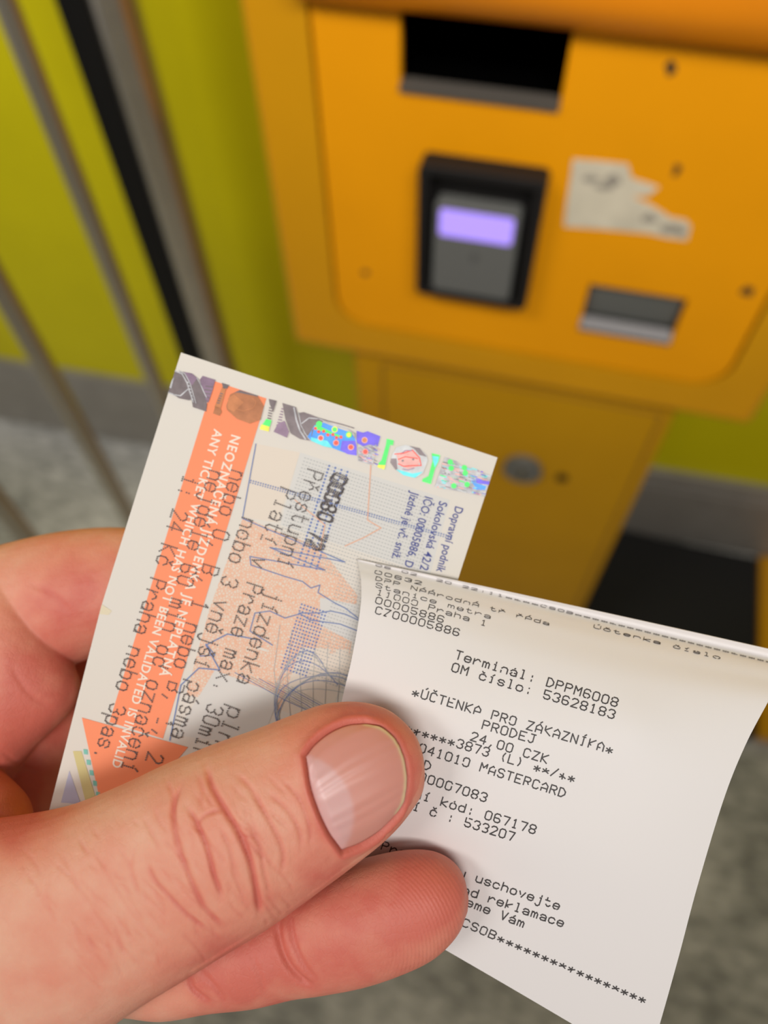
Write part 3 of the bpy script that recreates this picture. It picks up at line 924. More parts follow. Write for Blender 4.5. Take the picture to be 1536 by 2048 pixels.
class Print:
    """Ink laid on a sheet: every corner is carried down on to the sheet's surface."""

    def __init__(s, bvh, mb, eps=0.00003):
        s.bvh, s.mb, s.eps = bvh, mb, eps

    def at(s, x, y, e):
        h_ = s.bvh.ray_cast(Vector(EYE), Vector(ray(x, y)).normalized())
        if h_[0] is None:
            return None
        nrm = np.array(h_[1])
        if nrm.dot(ray(x, y)) > 0:
            nrm = -nrm
        return np.array(h_[0]) + nrm * e

    def poly(s, pts, mi, lv=1):
        v = [s.at(x, y, s.eps * lv) for x, y in pts]
        if any(p is None for p in v):         # ink ends at the sheet's edge
            ok = [q_ for q_, p in zip(pts, v) if p is not None]
            if len(ok) < 2:
                return
            mx_, my_ = np.mean([q_[0] for q_ in ok]), np.mean([q_[1] for q_ in ok])
            for i, (x, y) in enumerate(pts):
                t = 0.0
                while v[i] is None and t < 0.95:
                    t += 0.05
                    v[i] = s.at(x + (mx_ - x) * t, y + (my_ - y) * t, s.eps * lv)
            if any(p is None for p in v):
                return
        s.mb.add(v, [tuple(range(len(v)))], mi)

    def line(s, pts, wd, mi, lv=1, step=14):
        for a, b_ in zip(pts[:-1], pts[1:]):
            a, b_ = np.array(a, float), np.array(b_, float)
            L_ = np.linalg.norm(b_ - a)
            if L_ < 1e-6:
                continue
            k = max(1, int(L_ / step))
            d = (b_ - a) / L_
            n_ = np.array([-d[1], d[0]]) * wd / 2
            for i in range(k):
                p0 = a + d * (L_ * i / k - (wd * .35 if i == 0 else 0))
                p1 = a + d * (L_ * (i + 1) / k + (wd * .35 if i == k - 1 else 0))
                s.poly([p0 - n_, p1 - n_, p1 + n_, p0 + n_], mi, lv)

    def quad(s, a, b_, c, d, mi, lv=1, nu=1, nv_=20):
        a, b_, c, d = (np.array(p, float) for p in (a, b_, c, d))
        g = lambda u, v: (1 - v) * ((1 - u) * a + u * b_) + v * ((1 - u) * d + u * c)
        for i in range(nu):
            for j in range(nv_):
                u0, u1, v0, v1 = i / nu, (i + 1) / nu, j / nv_, (j + 1) / nv_
                s.poly([g(u0, v0), g(u1, v0), g(u1, v1), g(u0, v1)], mi, lv)

    def dot(s, x, y, r, mi, lv=1, n=6):
        s.poly([(x + r * math.cos(2 * math.pi * k / n), y + r * math.sin(2 * math.pi * k / n)) for k in range(n)], mi, lv)

    def mono(s, text, p0, p1, hgt, wd, mi, lv=2, dots=None, fade=0.0, seed=1):
        """Fixed pitch text between the middles of its left and right ends."""
        rg = random.Random(seed)
        p0, p1 = np.array(p0, float), np.array(p1, float)
        e1 = p1 - p0
        pitch = np.linalg.norm(e1) / (len(text) - 0.28)
        e1 /= np.linalg.norm(e1)
        e2 = np.array([-e1[1], e1[0]])
        sx, sy = pitch * 0.66 / 4, hgt / 6
        for k, ch in enumerate(text):
            o = p0 + e1 * pitch * k
            for st in strokes(ch):
                pts = [o + e1 * x * sx - e2 * (y - 3) * sy for x, y in st]
                if dots is None:
                    for a, b_ in zip(pts[:-1], pts[1:]):
                        if fade and rg.random() < fade:
                            b_ = a + (b_ - a) * rg.uniform(.35, .6)      # worn stroke
                        s.line([a, b_], wd, mi, lv)
                else:
                    for a, b_ in zip(pts[:-1], pts[1:]):
                        if fade and rg.random() < fade:
                            b_ = a + (b_ - a) * rg.uniform(.3, .6)
                        n_ = max(1, int(round(np.linalg.norm(b_ - a) / dots)))
                        for i in range(n_ + 1):
                            c = a + (b_ - a) * i / n_
                            h2 = wd / 2
                            s.poly([c - e1 * h2 - e2 * h2, c + e1 * h2 - e2 * h2, c + e1 * h2 + e2 * h2, c - e1 * h2 + e2 * h2], mi, lv)

    def type(s, text, p0, p1, mi, lv=2, cap=None, bold=0.0, space=1.0):
        """Proportional sans type along p0 -> p1 (baseline), stretched to that length."""
        cu = bpy.data.curves.new('type', 'FONT')
        cu.body = text
        cu.resolution_u = 3
        cu.offset = bold
        cu.space_character = space
        ob = bpy.data.objects.new('type', cu)
        COL.objects.link(ob)
        bpy.context.view_layer.update()
        me = ob.evaluated_get(bpy.context.evaluated_depsgraph_get()).to_mesh()
        vs = [tuple(v.co) for v in me.vertices]
        fs = [tuple(p.vertices) for p in me.polygons]
        ob.evaluated_get(bpy.context.evaluated_depsgraph_get()).to_mesh_clear()
        bpy.data.objects.remove(ob)
        bpy.data.curves.remove(cu)
        wmax = max(v[0] for v in vs)
        p0, p1 = np.array(p0, float), np.array(p1, float)
        L_ = np.linalg.norm(p1 - p0)
        e1 = (p1 - p0) / L_
        e2 = np.array([e1[1], -e1[0]])
        sx = L_ / wmax
        sy = (cap / 0.7) if cap else sx
        W = [s.at(*(p0 + e1 * v[0] * sx + e2 * v[1] * sy), s.eps * lv) for v in vs]
        if any(p is None for p in W):
            ok = [i for i, p in enumerate(W) if p is not None]
            fs = [f for f in fs if all(W[i] is not None for i in f)]
            W = [p if p is not None else EYE * 0 + P(700, 1300, .12) for p in W]
        s.mb.add(W, fs, mi)


def sheet(grid, mi=0, th=0.00009):
    """grid[i][j] of 3-D points -> MB with a thin sheet, plus its BVH."""
    g = np.array(grid)
    nu, nv_ = g.shape[0], g.shape[1]
    nrm = np.cross(np.gradient(g, axis=0), np.gradient(g, axis=1))
    nrm /= np.linalg.norm(nrm, axis=2)[..., None]
    sgn = np.sign((nrm * (g - EYE)).sum(2))[..., None]
    nrm = nrm * sgn                       # away from the viewer's side
    top, bot = g.reshape(-1, 3), (g + nrm * th).reshape(-1, 3)
    id_ = lambda i, j: i * nv_ + j
    fc = [(id_(i, j), id_(i, j + 1), id_(i + 1, j + 1), id_(i + 1, j)) for i in range(nu - 1) for j in range(nv_ - 1)]
    N = nu * nv_
    mb = MB()
    mb.keep = True
    fl_ = fc
    v = [Vector(p) for p in top]
    c0 = (v[fc[0][1]] - v[fc[0][0]]).cross(v[fc[0][3]] - v[fc[0][0]])
    if c0.dot(v[fc[0][0]] - Vector(EYE)) > 0:
        fl_ = [f[::-1] for f in fc]
    allv = np.concatenate([top, bot])
    mb.add(allv, fl_, mi, True)
    mb.f += [[i + N for i in f[::-1]] for f in fl_]
    mb.m += [mi] * len(fl_)
    mb.sm += [True] * len(fl_)
    rim = [id_(i, 0) for i in range(nu)] + [id_(nu - 1, j) for j in range(1, nv_)] + [id_(i, nv_ - 1) for i in range(nu - 2, -1, -1)] + [id_(0, j) for j in range(nv_ - 2, 0, -1)]
    k0 = len(rim)
    mb.add([top[a] for a in rim] + [bot[a] for a in rim],
           [(i, (i + 1) % k0, k0 + (i + 1) % k0, k0 + i) for i in range(k0)], mi)
    bvh = BVHTree.FromPolygons([tuple(p) for p in top], fl_)
    return mb, bvh


# ------------------------------------------------------------------ receipt
M_rec = mat('thermal_paper', (224, 219, 217), 0.55, bump=0.00006, bscale=90, spec=0.3)
M_ink = mat('grey_black_thermal_ink', (62, 58, 58), 0.6)
M_ink2 = mat('faded_thermal_ink', (128, 122, 120), 0.6)
RL = [(714, 1119, .1195), (714.5, 1121, .1196), (718, 1136, .1187), (722, 1162, .1172), (721, 1215, .1154), (704, 1315, .1140), (683, 1405, .1136),
      (662, 1520, .1140), (645, 1630, .1158), (636, 1700, .1174), (630, 1752, .1180)]
RM = [(1143, 1211, .1183), (1143, 1222, .1188), (1140, 1244, .1168), (1136, 1272, .1148), (1122, 1330, .1118), (1090, 1410, .1096), (1060, 1505, .1086),
      (1030, 1635, .1090), (1000, 1765, .1108), (980, 1870, .1124), (962, 1941, .1134)]
RR = [(1577, 1307, .1165), (1576, 1322, .1170), (1570, 1338, .1150), (1560, 1360, .1134), (1536, 1404, .1108), (1490, 1492, .1088), (1447, 1600, .1078),
      (1395, 1772, .1076), (1357, 1915, .1084), (1319, 2050, .1094), (1292, 2136, .1100)]
lc, mc, rc = cr(RL, 9), cr(RM, 9), cr(RR, 9)
NU = 60
grid = []
dents = [(925, 1705, 38, .00055), (880, 1660, 60, -.0004), (1010, 1760, 60, .0003), (1270, 1455, 60, -.00035), (1190, 1560, 110, .0004), (900, 1440, 90, -.0003),
         (1040, 1700, 80, -.0003), (840, 1700, 26, .0004)]
for a, b_, c in zip(lc, mc, rc):
    row = []
    for k in range(NU + 1):
        u = k / NU
        l0, l1, l2 = (1 - u) * (1 - 2 * u), 4 * u * (1 - u), u * (2 * u - 1)
        x, y, d = a * l0 + b_ * l1 + c * l2
        for dx, dy, r_, am in dents:
            d += am * math.exp(-((x - dx) ** 2 + (y - dy) ** 2) / r_ ** 2)
        row.append(P(x, y, d))
    grid.append(row)
grid, _p = clear_of_hand(grid)
mb, bvh = sheet(grid)
pr_ = Print(bvh, mb)
LINES = [  # text, left end, right end, height, ink
    ("06 02  20 22:11****CSOB***********************", (752, 1130), (1545, 1326), 4.5, 2),
    ("00632                 Účtenka číslo", (750, 1144), (1441, 1316), 6.5, 1),
    ("DPP NÁÁrodnÁ tř řÁda", (752, 1157), (1099, 1248), 7.5, 1),
    ("Stanice metra", (752, 1170), (982, 1234), 9, 1),
    ("11000 Praha 1", (754, 1184), (974, 1248), 10.5, 1),
    ("00005886", (752, 1200), (888, 1240), 12.5, 1),
    ("CZ00005886", (752, 1220), (919, 1266), 14, 1),
    ("Terminál: DPPM6008", (912, 1309), (1236, 1406), 17, 1),
    ("OM číslo: 53628183", (905, 1334), (1230, 1430), 17, 1),
    ("*ÚČTENKA PRO ZÁKAZNÍKA*", (826, 1383), (1226, 1500), 17, 1),
    ("PRODEJ", (966, 1449), (1071, 1479), 17, 1),
    ("24,00 CZK", (943, 1472), (1096, 1519), 17, 1),
    ("******3873 (L) **/**", (812, 1455), (1150, 1557), 17, 1),
    ("A00000041010 MASTERCARD", (735, 1462), (1131, 1587), 17, 1),
    ("CARD", (795, 1513), (862, 1533), 17, 1),
    ("000000007083", (770, 1530), (974, 1596), 17, 1),
    ("utorizační kód: 067178", (690, 1543), (1072, 1660), 17, 1),
    ("Sekvenční č : 533207", (690, 1568), (1029, 1674), 17, 1),
    ("Prosíme tu uschovejte", (765, 1690), (1120, 1812), 16.5, 1),
    ("Pro případ reklamace", (790, 1732), (1128, 1846), 16.5, 1),
    ("Děkujeme Vám", (850, 1770), (1049, 1847), 16.5, 1),
    ("*****CSOB*****************", (838, 1806), (1292, 2000), 15.5, 1),
]
for k, (t, a, b_, h_, ink) in enumerate(LINES):
    n_ = len(t)
    pr_.mono(t, a, b_, h_, max(1.4, min(2.5, h_ * .15)), ink, fade=0.08, seed=k + 3)
rcp = mb.build('card_receipt', [M_rec, M_ink, M_ink2], origin=P(1060, 1505, .11))
tag(rcp, 'curled white card payment receipt in front of the ticket, held under the thumb', 'receipt')

# ------------------------------------------------------------------ ticket
M_tk = mat('white_ticket_paper', (216, 210, 201), 0.55, bump=0.00003, bscale=300, spec=0.3)
M_org = mat('orange_print', (243, 138, 92), 0.55)
M_wht = mat('white_lettering', (236, 220, 204), 0.55)
M_dot = mat('dark_grey_print', (92, 84, 84), 0.6)
M_blu = mat('navy_print', (56, 66, 140), 0.6)
M_lbl = mat('thin_blue_line', (108, 128, 176), 0.6)
M_gdt = mat('pale_grey_dots', (172, 174, 174), 0.6)
M_bdt = mat('blue_dots', (104, 124, 178), 0.6)
M_sal = mat('salmon_line', (226, 172, 142), 0.6)
M_yel = mat('pale_yellow_print', (204, 192, 132), 0.6)
M_tea = mat('teal_print', (120, 190, 176), 0.6)
M_lav = mat('lavender_print', (176, 176, 200), 0.6)
M_pch = mat('peach_net', (246, 218, 198), 0.6)
M_tint = mat('pale_blue_tint', (208, 206, 202), 0.6)
M_cream = mat('pale_cream_tint', (218, 206, 192), 0.6)
M_ysk = mat('yellowed_nick', (216, 205, 176), 0.6)
nt = M_pch.node_tree                      # peach ground broken up by a fine orange net
vo = nt.nodes.new('ShaderNodeTexVoronoi')
vo.feature = 'DISTANCE_TO_EDGE'
vo.inputs['Scale'].default_value = 2300
r = nt.nodes.new('ShaderNodeValToRGB')
r.color_ramp.elements[0].position, r.color_ramp.elements[1].position = 0.05, 0.22
r.color_ramp.elements[0].color = lin((224, 176, 148)) + (1,)
r.color_ramp.elements[1].color = lin((218, 202, 186)) + (1,)
tc = [n for n in nt.nodes if n.type == 'TEX_COORD'][0]
nt.links.new(tc.outputs['Object'], vo.inputs['Vector'])
nt.links.new(vo.outputs['Distance'], r.inputs['Fac'])
nt.links.new(r.outputs['Color'], nt.nodes['Principled BSDF'].inputs['Base Color'])
TM = [M_tk, M_org, M_wht, M_dot, M_blu, M_lbl, M_gdt, M_bdt, M_sal, M_yel, M_tea, M_lav, M_pch, M_tint, M_cream, M_ysk]
(ORG, WHT, DOT, BLU, LBL, GDT, BDT, SAL, YEL, TEA, LAV, PCH, TINT, CREAM, YSK) = range(1, 16)
TL_ = [(362, 705, .1215), (282, 958, .1203), (202, 1214, .1190), (199, 1226, .1190), (150, 1418, .1178), (98, 1622, .1165), (62, 1764, .1160)]
TR_ = [(995, 915, .1225), (921, 1143, .1215), (846, 1385, .1205), (842, 1397, .1205), (780, 1590, .1196), (720, 1780, .1188), (690, 1880, .1184)]
la, ra = [], []
for S_, out in ((TL_, la), (TR_, ra)):
    for a, b_ in zip(S_[:-1], S_[1:]):
        for k in range(8):
            out.append(np.array(a) + (np.array(b_) - np.array(a)) * k / 8)
    out.append(np.array(S_[-1]))
grid = []
for i, (a, b_) in enumerate(zip(la, ra)):
    row = []
    for k in range(31):
        u = k / 30
        x, y, d = a * (1 - u) + b_ * u
        row.append(P(x, y, d - 0.0007 * math.sin(math.pi * u)))
    grid.append(row)
grid, _p = clear_of_hand(grid)
mb, bvh = sheet(grid, th=0.00016)
tk = Print(bvh, mb, 0.000025)
# pale grounds
tk.quad((500, 885), (600, 905), (556, 1045), (486, 1035), CREAM, 1, 3, 8)
tk.quad((600, 905), (900, 1000), (860, 1150), (560, 1050), TINT, 1, 6, 6)
tk.quad((486, 1035), (640, 1095), (590, 1300), (420, 1215), PCH, 1, 4, 10)
tk.quad((640, 1095), (715, 1190), (700, 1310), (590, 1300), PCH, 1, 3, 5)
tk.quad((420, 1215), (600, 1295), (560, 1420), (372, 1390), PCH, 1, 4, 7)
tk.quad((600, 1295), (715, 1300), (650, 1450), (560, 1420), CREAM, 1, 4, 6)
tk.quad((430, 1340), (560, 1390), (520, 1490), (350, 1470), TINT, 2, 3, 4)
tk.quad((640, 1195), (718, 1210), (716, 1290), (640, 1250), TINT, 2, 3, 3)
# orange band with its arrow head
tk.quad((428, 762), (533, 797), (326, 1477), (219, 1444), ORG, 3, 3, 36)
tk.quad((164, 1435), (376, 1494), (235, 1665), (215, 1668), ORG, 3, 4, 12)
# dot grids
e_t, e_d = np.array([.949, .315]), np.array([-.305, .952])
O_ = np.array([362., 705.])
for i in range(0, 64):
    for j in range(0, 60):
        p = O_ + e_t * (262 + i * 6.4) + e_d * (122 + j * 7.0)
        x, y = p
        a_, b2 = 262 + i * 6.4, 122 + j * 7.0
        if x > 930 or a_ > 560 + 0.1 * b2 or y > 1480 or x < 430:
            continue
        ring_ = 345 < a_ < 398 and b2 < 330
        core = 380 < a_ < 440 and 395 < b2 < 620
        if ring_ and i % 2 == 0:
            tk.dot(x, y, 2.5, BDT, 4)
        elif core and j % 1 == 0:
            tk.dot(x, y, 2.1, BDT, 4)
        elif (b2 < 330 and a_ > 300) or (a_ > 440 and b2 < 600):
            tk.line([(x - .8, y - .3), (x + 1.5, y + .6)], 1.5, GDT, 4)
# skyline and line art
for pts, w_, mi in [
    ([(512, 888), (485, 1037), (690, 1124), (540, 1095), (650, 1140), (500, 1113), (502, 1130), (570, 1153), (605, 1163), (622, 1176), (640, 1170), (636, 1185), (668, 1205), (690, 1216), (716, 1236)], 2.0, LBL),
    ([(716, 1240), (690, 1228), (662, 1222), (636, 1226), (598, 1226), (620, 1240), (680, 1248), (716, 1262)], 2.0, LBL),
    ([(598, 1228), (570, 1236), (540, 1222), (510, 1226), (500, 1262), (545, 1290)], 2.0, LBL),
    ([(340, 1480), (362, 1370), (398, 1336), (440, 1340), (412, 1290), (455, 1268), (520, 1280)], 2.4, LBL),
    ([(412, 1288), (430, 1310), (400, 1312)], 2.0, LBL),
    ([(742, 925), (735, 1040), (762, 1056), (728, 1075), (690, 1092)], 2.0, SAL),
    ([(590, 1000), (650, 1050), (640, 1100)], 2.0, SAL),
]:
    tk.line(pts, w_, mi, 5)
for k in range(82):                       # dotted rule
    x, y = 502 + 400 * k / 81, 961 + 112 * k / 81
    tk.dot(x, y, 1.7, LBL if k % 2 else BDT, 5)
    tk.dot(x - 1, y + 4.2, 1.5, LBL, 5)
for k in range(11):                       # looping guilloche lines
    cx_, cy_ = 600 + 7 * k, 1400 + 4 * k
    pts = [(cx_ + (52 + 6 * k) * math.cos(a), cy_ + (95 - 3 * k) * math.sin(a) + 12 * math.sin(2 * a + k)) for a in np.linspace(2.2, 5.6, 18)]
    tk.line(pts, 1.3, LBL if k % 2 else GDT, 4)
for k in range(8):
    tk.line([(470 + 16 * k, 1345 + 4 * k), (570 + 14 * k, 1400 + 3 * k), (690 + 5 * k, 1455 + 7 * k)], 1.2, LBL if k % 3 == 0 else GDT, 4)
for k in range(6):
    tk.line([(560 + 24 * k, 1250 + 9 * k), (548 + 26 * k, 1340 + 6 * k), (560 + 22 * k, 1450)], 1.1, GDT, 4)
# lower left corner device
tk.quad((146, 1502), (163, 1502), (192, 1596), (172, 1606), YEL, 2, 1, 6)
tk.poly([(139, 1541), (162, 1608), (122, 1605)], LAV, 2)
for k, (x, y) in enumerate([(170, 1503), (176, 1524), (182, 1545), (189, 1566), (195, 1588)]):
    tk.quad((x - 3, y - 5), (x + 5, y - 4), (x + 6, y + 6), (x - 2, y + 5), TEA, 3, 1, 1)
# type
tk.type("NEOZNAČENÁ JÍZDENKA JE NEPLATNÁ", (464, 868), (319, 1350), WHT, 6, cap=19, bold=0.022, space=1.18)
tk.type("ANY TICKET WHICH HAS NOT BEEN VALIDATED IS INVALID", (429, 858), (224, 1532), WHT, 6, cap=18, bold=0.020, space=1.1)
tk.type("Dopravní podnik", (911, 1011), (872, 1142), BLU, 6, cap=17, bold=0.006)
tk.type("Sokolovská 42/2", (879, 1001), (839, 1138), BLU, 6, cap=17, bold=0.006)
tk.type("IČO: 00005886, D", (850, 991), (808, 1132), BLU, 6, cap=17, bold=0.006)
tk.type("Jízdné je vč. sniž.", (822, 983), (783, 1116), BLU, 6, cap=17, bold=0.006)
# dot matrix lines (read from top to bottom)
DM = [("i: 24 Kč Praha nebo 3pas.", (383, 955), (203, 1519)),
      ("nejdéle 60 min od označení", (435, 945), (258, 1543)), ("nebo 0, B, 1 nebo B, 1, 2", (479, 945), (307, 1525)),
      ("nebo 3 vnější pásma", (500, 1040), (357, 1477)), ("Praze max. 30minut", (510, 1170), (384, 1560)),
      ("Platí v", (577, 980), (517, 1135)), ("jízdenka", (551, 1185), (489, 1368)), ("plno", (474, 1418), (436, 1515)),
      ("Přestupní", (631, 943), (569, 1135))]
for k, (t, a, b_) in enumerate(DM):
    tk.mono(t, a, b_, 32, 2.8, DOT, 8, dots=4.1, fade=0.08, seed=k)
for k in range(3):
    tk.mono("00080H72", (683 - 3 * k, 950 + 3 * k), (622 + 5 * k, 1098), 30, 2.8, DOT, 8, dots=3.8, fade=0.3, seed=40 + k)
# worn nick at the left fold
tk.poly([(203, 1206), (209, 1212), (224, 1222), (217, 1230), (199, 1228)], YSK, 2)
tko = P(450, 1250, .119)
tick = mb.build('transit_ticket', TM, origin=tko)
tag(tick, 'white paper transit ticket with orange arrow band and hologram strip, behind the receipt', 'ticket')

# hologram strip along the upper edge
def foil(name, rgb, ro=0.35, me_=0.5, nz=0.15):
    return mat(name, rgb, ro, me_, noise=nz, nscale=700)


HM = [foil('dark_foil', (122, 112, 114)), foil('plum_foil', (142, 120, 140)), foil('copper_foil', (172, 112, 76), .4, .3), foil('blue_foil', (80, 150, 232), .4, .3),
      foil('violet_foil', (112, 98, 214), .4, .3), foil('green_foil', (90, 250, 120), .5, .1), foil('red_foil', (255, 96, 84), .5, .1),
      foil('silver_foil', (176, 176, 180), .5, .25, .35), foil('cyan_foil', (110, 228, 236), .5, .1), foil('yellow_foil', (240, 236, 96), .5, .1),
      foil('pink_foil', (226, 172, 166), .5, .2), foil('bright_silver', (206, 208, 210), .6, .1), foil('tan_foil', (190, 124, 82), .4, .3)]
(DK, PLUM, COP, BL, VIO, GRN, RED, SIL, CYA, YLW, PNK, BSL, TAN) = range(13)
hb2 = MB()
hb2.keep = True
ho = Print(bvh, hb2, 0.000025)


def zz(x, y, ox, oy, s):                  # readings taken from an enlarged view
    return (ox + x / s, oy + y / s)


def zp(pts, mi, lv, ox, oy, s):
    ho.poly([zz(x, y, ox, oy, s) for x, y in pts], mi, lv)


A_ = (320, 680, 5.12)
B_ = (520, 780, 5.486)
C_ = (740, 840, 5.689)
# first ribbon
zp([(150, 320), (240, 330), (300, 430), (345, 600), (300, 620), (200, 600), (90, 530)], DK, 9, *A_)
zp([(240, 328), (330, 345), (395, 400), (440, 520), (485, 660), (475, 735), (340, 690), (300, 440)], DK, 9, *A_)
zp([(440, 370), (570, 410), (540, 520), (500, 640), (480, 640), (410, 410)], PLUM, 9, *A_)
zp([(250, 330), (330, 345), (385, 395), (330, 470), (290, 420)], PLUM, 10, *A_)
for k in range(7):
    zp([(470 + 4 * k - 14 * k, 470 + 36 * k), (545 - 12 * k, 480 + 36 * k), (540 - 12 * k, 490 + 36 * k), (468 - 10 * k, 482 + 36 * k)], DK, 11, *A_)
ho.line([zz(x, y, *A_) for x, y in [(150, 320), (230, 350), (280, 440), (310, 540), (345, 640)]], 2.2, SIL, 12)
ho.line([zz(x, y, *A_) for x, y in [(200, 318), (260, 350), (310, 440), (340, 540), (372, 650)]], 1.6, SIL, 12)
ho.line([zz(x, y, *A_) for x, y in [(92, 540), (150, 565), (215, 575), (300, 500)]], 2.4, SIL, 12)
ho.line([zz(x, y, *A_) for x, y in [(385, 395), (420, 460), (455, 540), (480, 590)]], 1.8, SIL, 12)
for k in range(6):
    zp([(278 + 9 * k, 430 + 34 * k), (298 + 9 * k, 432 + 34 * k), (304 + 9 * k, 448 + 34 * k), (284 + 9 * k, 446 + 34 * k)], SIL, 13, *A_)
zp([(118, 380), (150, 385), (120, 500), (95, 500)], SIL, 11, *A_)
# slim bars
zp([(635, 440), (712, 465), (690, 500), (650, 500)], DK, 9, *A_)
zp([(640, 480), (680, 500), (625, 700), (560, 690)], TAN, 9, *A_)
zp([(570, 680), (620, 700), (635, 740), (612, 778), (545, 755)], COP, 9, *A_)
for k in range(5):
    zp([(620 - 8 * k, 545 + 24 * k), (648 - 8 * k, 550 + 24 * k), (645 - 8 * k, 560 + 24 * k), (617 - 8 * k, 555 + 24 * k)], DK, 11, *A_)
zp([(820, 515), (1000, 570), (1065, 680), (1030, 820), (920, 858), (790, 810), (690, 720), (680, 680), (720, 560)], COP, 9, *A_)
zp([(820, 515), (1000, 570), (1010, 585), (800, 540), (760, 545)], DK, 10, *A_)
zp([(700, 600), (760, 560), (860, 640), (760, 740), (700, 710)], TAN, 10, *A_)
ho.line([zz(x, y, *A_) for x, y in [(760, 700), (850, 730), (960, 700), (990, 640), (950, 600)]], 1.5, TAN, 11)
zp([(1115, 605), (1197, 625), (1160, 740), (1125, 660)], DK, 9, *A_)
for k in range(5):
    zp([(1120 - 4 * k, 690 + 26 * k), (1162 - 5 * k, 700 + 26 * k), (1158 - 5 * k, 712 + 26 * k), (1116 - 4 * k, 702 + 26 * k)], DK, 10, *A_)
zp([(1090, 810), (1145, 825), (1125, 890), (1050, 870)], GRN, 9, *A_)
zp([(1040, 865), (1125, 890), (1115, 940), (1022, 915)], YLW, 9, *A_)
# second ribbon
zp([(150, 460), (200, 370), (270, 340), (320, 460), (295, 525)], PLUM, 9, *B_)
for k in range(7):
    zp([(240 - 9 * k, 200 + 30 * k), (262 - 4 * k, 208 + 30 * k), (258 - 5 * k, 220 + 30 * k), (232 - 9 * k, 212 + 30 * k)], PLUM, 9, *B_)
zp([(247, 145), (395, 190), (430, 330), (480, 480), (560, 560), (440, 540), (340, 480), (280, 320)], DK, 10, *B_)
zp([(425, 255), (480, 245), (570, 275), (700, 330), (640, 400), (590, 430), (570, 510), (500, 490), (450, 390)], DK, 9, *B_)
ho.line([zz(x, y, *B_) for x, y in [(375, 200), (400, 330), (440, 450), (500, 540)]], 3.0, SIL, 12)
ho.line([zz(x, y, *B_) for x, y in [(425, 250), (450, 390), (520, 520), (560, 560)]], 1.6, SIL, 12)
ho.line([zz(x, y, *B_) for x, y in [(460, 370), (540, 310), (650, 320), (800, 380), (960, 430), (1040, 480), (1060, 600)]], 2.2, SIL, 12)
ho.line([zz(x, y, *B_) for x, y in [(560, 285), (640, 310), (760, 345), (900, 380), (1030, 420)]], 2.2, DK, 11)
# rainbow panel
zp([(600, 390), (700, 360), (850, 420), (1000, 470), (1060, 560), (1060, 720), (930, 690), (800, 640), (560, 560), (520, 520), (570, 440)], BL, 9, *B_)
zp([(560, 520), (640, 540), (740, 560), (800, 640), (700, 620), (560, 560)], CYA, 10, *B_)
zp([(900, 560), (1060, 560), (1060, 720), (960, 705), (880, 660)], VIO, 10, *B_)
zp([(600, 395), (660, 400), (800, 470), (900, 510), (880, 525), (760, 480), (600, 430)], GRN, 11, *B_)
for x, y in [(610, 425), (645, 460), (700, 455), (745, 495), (800, 492), (840, 525), (888, 520)]:
    ho.dot(*zz(x, y, *B_), 3.6, RED, 12)
for x, y, c1, c2 in [(668, 530, RED, BSL), (835, 583, RED, PNK), (997, 630, RED, PNK), (650, 377, GRN, GRN), (820, 437, GRN, YLW), (975, 495, YLW, GRN), (1147, 553, TAN, PNK), (1155, 680, RED, PNK)]:
    ho.dot(*zz(x, y, *B_), 6.4, c2, 13, 9)
    ho.dot(*zz(x, y, *B_), 4.6, c1, 14, 9)
zp([(1060, 450), (1130, 470), (1180, 455), (1320, 510), (1290, 620), (1200, 600), (1130, 620), (1060, 580)], VIO, 9, *B_)
zp([(1080, 630), (1280, 600), (1265, 700), (1230, 825), (1075, 780)], SIL, 9, *B_)
rg = random.Random(9)
for k in range(60):
    u, v_ = rg.random(), rg.random()
    x, y = 1075 + 190 * u + 15 * (1 - v_), 610 + 205 * v_ * (0.75 + .25 * u)
    zp([(x, y), (x + 40, y + 16), (x + 34, y + 24), (x - 4, y + 8)], rg.choice([BSL, DK, PLUM, VIO, BSL, PNK]), 11, *B_)
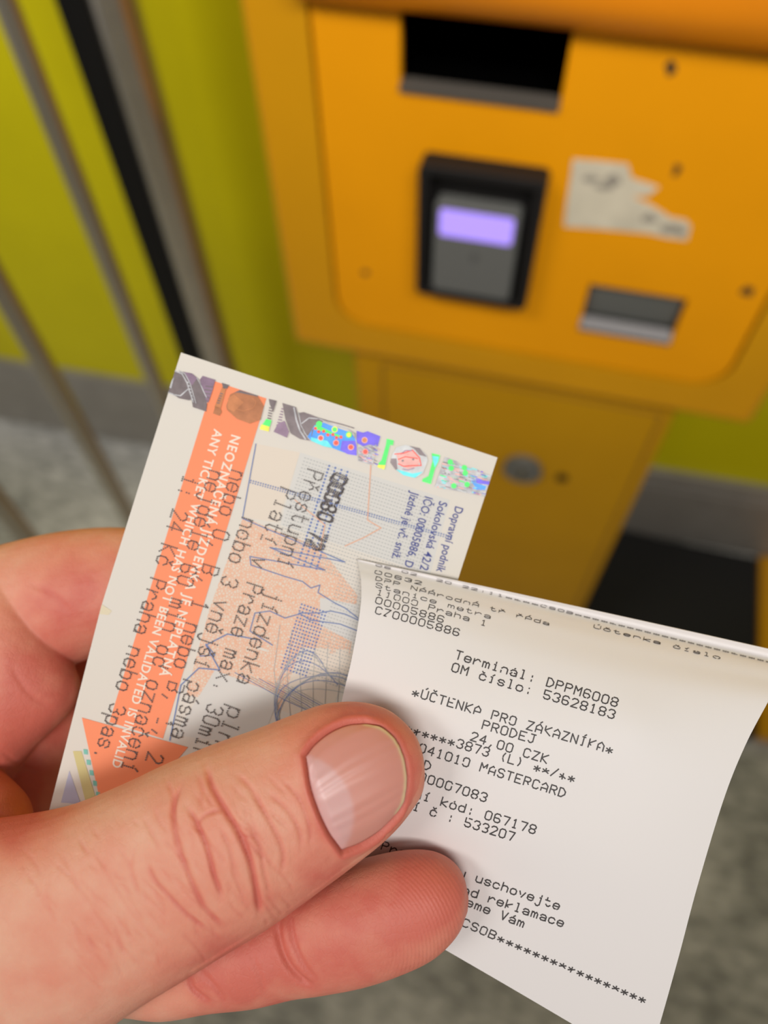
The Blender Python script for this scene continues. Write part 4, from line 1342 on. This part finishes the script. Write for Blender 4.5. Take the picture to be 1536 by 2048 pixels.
# green bars, round emblem, glittering end
zp([(190, 215), (270, 235), (260, 290), (225, 285), (180, 480), (160, 565), (85, 540), (100, 490), (130, 460), (180, 290)], GRN, 9, *C_)
zp([(85, 510), (175, 515), (160, 565), (85, 540)], YLW, 10, *C_)
zp([(300, 310), (400, 285), (560, 320), (640, 400), (655, 460), (600, 610), (510, 660), (380, 630), (290, 570), (230, 480), (250, 400)], BSL, 9, *C_)
zp([(440, 295), (560, 320), (645, 420), (560, 400), (500, 330)], DK, 10, *C_)
zp([(240, 440), (300, 440), (310, 560), (290, 570), (230, 485)], DK, 10, *C_)
zp([(290, 560), (480, 610), (600, 590), (510, 660), (380, 630)], CYA, 10, *C_)
zp([(300, 400), (420, 340), (520, 370), (570, 470), (540, 530), (430, 560), (330, 510)], PNK, 10, *C_)
for pts in ([(280, 390), (380, 380), (480, 345), (560, 430), (580, 520)], [(350, 390), (400, 350), (470, 350)], [(320, 450), (400, 420), (540, 440)],
            [(320, 500), (380, 530), (480, 520), (580, 520)], [(370, 560), (430, 570), (500, 550)]):
    ho.line([zz(x, y, *C_) for x, y in pts], 2.0, RED if pts[0][0] not in (370, 350) else PLUM, 12)
ho.dot(*zz(370, 465, *C_), 2.4, DK, 13)
ho.dot(*zz(490, 450, *C_), 2.4, DK, 13)
zp([(700, 380), (795, 400), (780, 470), (735, 560), (690, 730), (590, 700), (600, 670), (665, 640), (710, 470)], GRN, 9, *C_)
zp([(705, 410), (780, 420), (770, 480), (735, 540), (715, 470)], CYA, 10, *C_)
zp([(850, 420), (980, 470), (1040, 520), (1200, 570), (1390, 630), (1305, 875), (1100, 830), (735, 760), (790, 600)], SIL, 9, *C_)
for k in range(150):
    u, v_ = rg.random(), rg.random()
    x = 790 + 540 * u - 45 * v_
    y = 455 + 320 * v_ * (.95) + 120 * u * (1 - .3 * v_)
    if y < 430 + .37 * (x - 850):
        continue
    zp([(x, y), (x + 62, y + 18), (x + 56, y + 29), (x - 6, y + 11)], rg.choice([BSL, BSL, DK, SIL, CYA, PNK, BSL, GRN]) if u < .65 else rg.choice([BSL, CYA, BSL, VIO, BL, PNK]), 10, *C_)
zp([(1200, 680), (1360, 700), (1350, 740), (1215, 720)], VIO, 12, *C_)
zp([(1155, 705), (1320, 755), (1300, 800), (1190, 760)], BL, 12, *C_)
for x, y in [(920, 550), (1070, 545), (1080, 605), (1100, 735), (950, 750), (910, 480)]:
    ho.dot(*zz(x, y, *C_), 5.6, GRN, 13, 8)
hol = hb2.build('hologram_strip', HM, tick, origin=tko)
hol['label'] = 'iridescent hologram strip along the upper edge of the ticket'
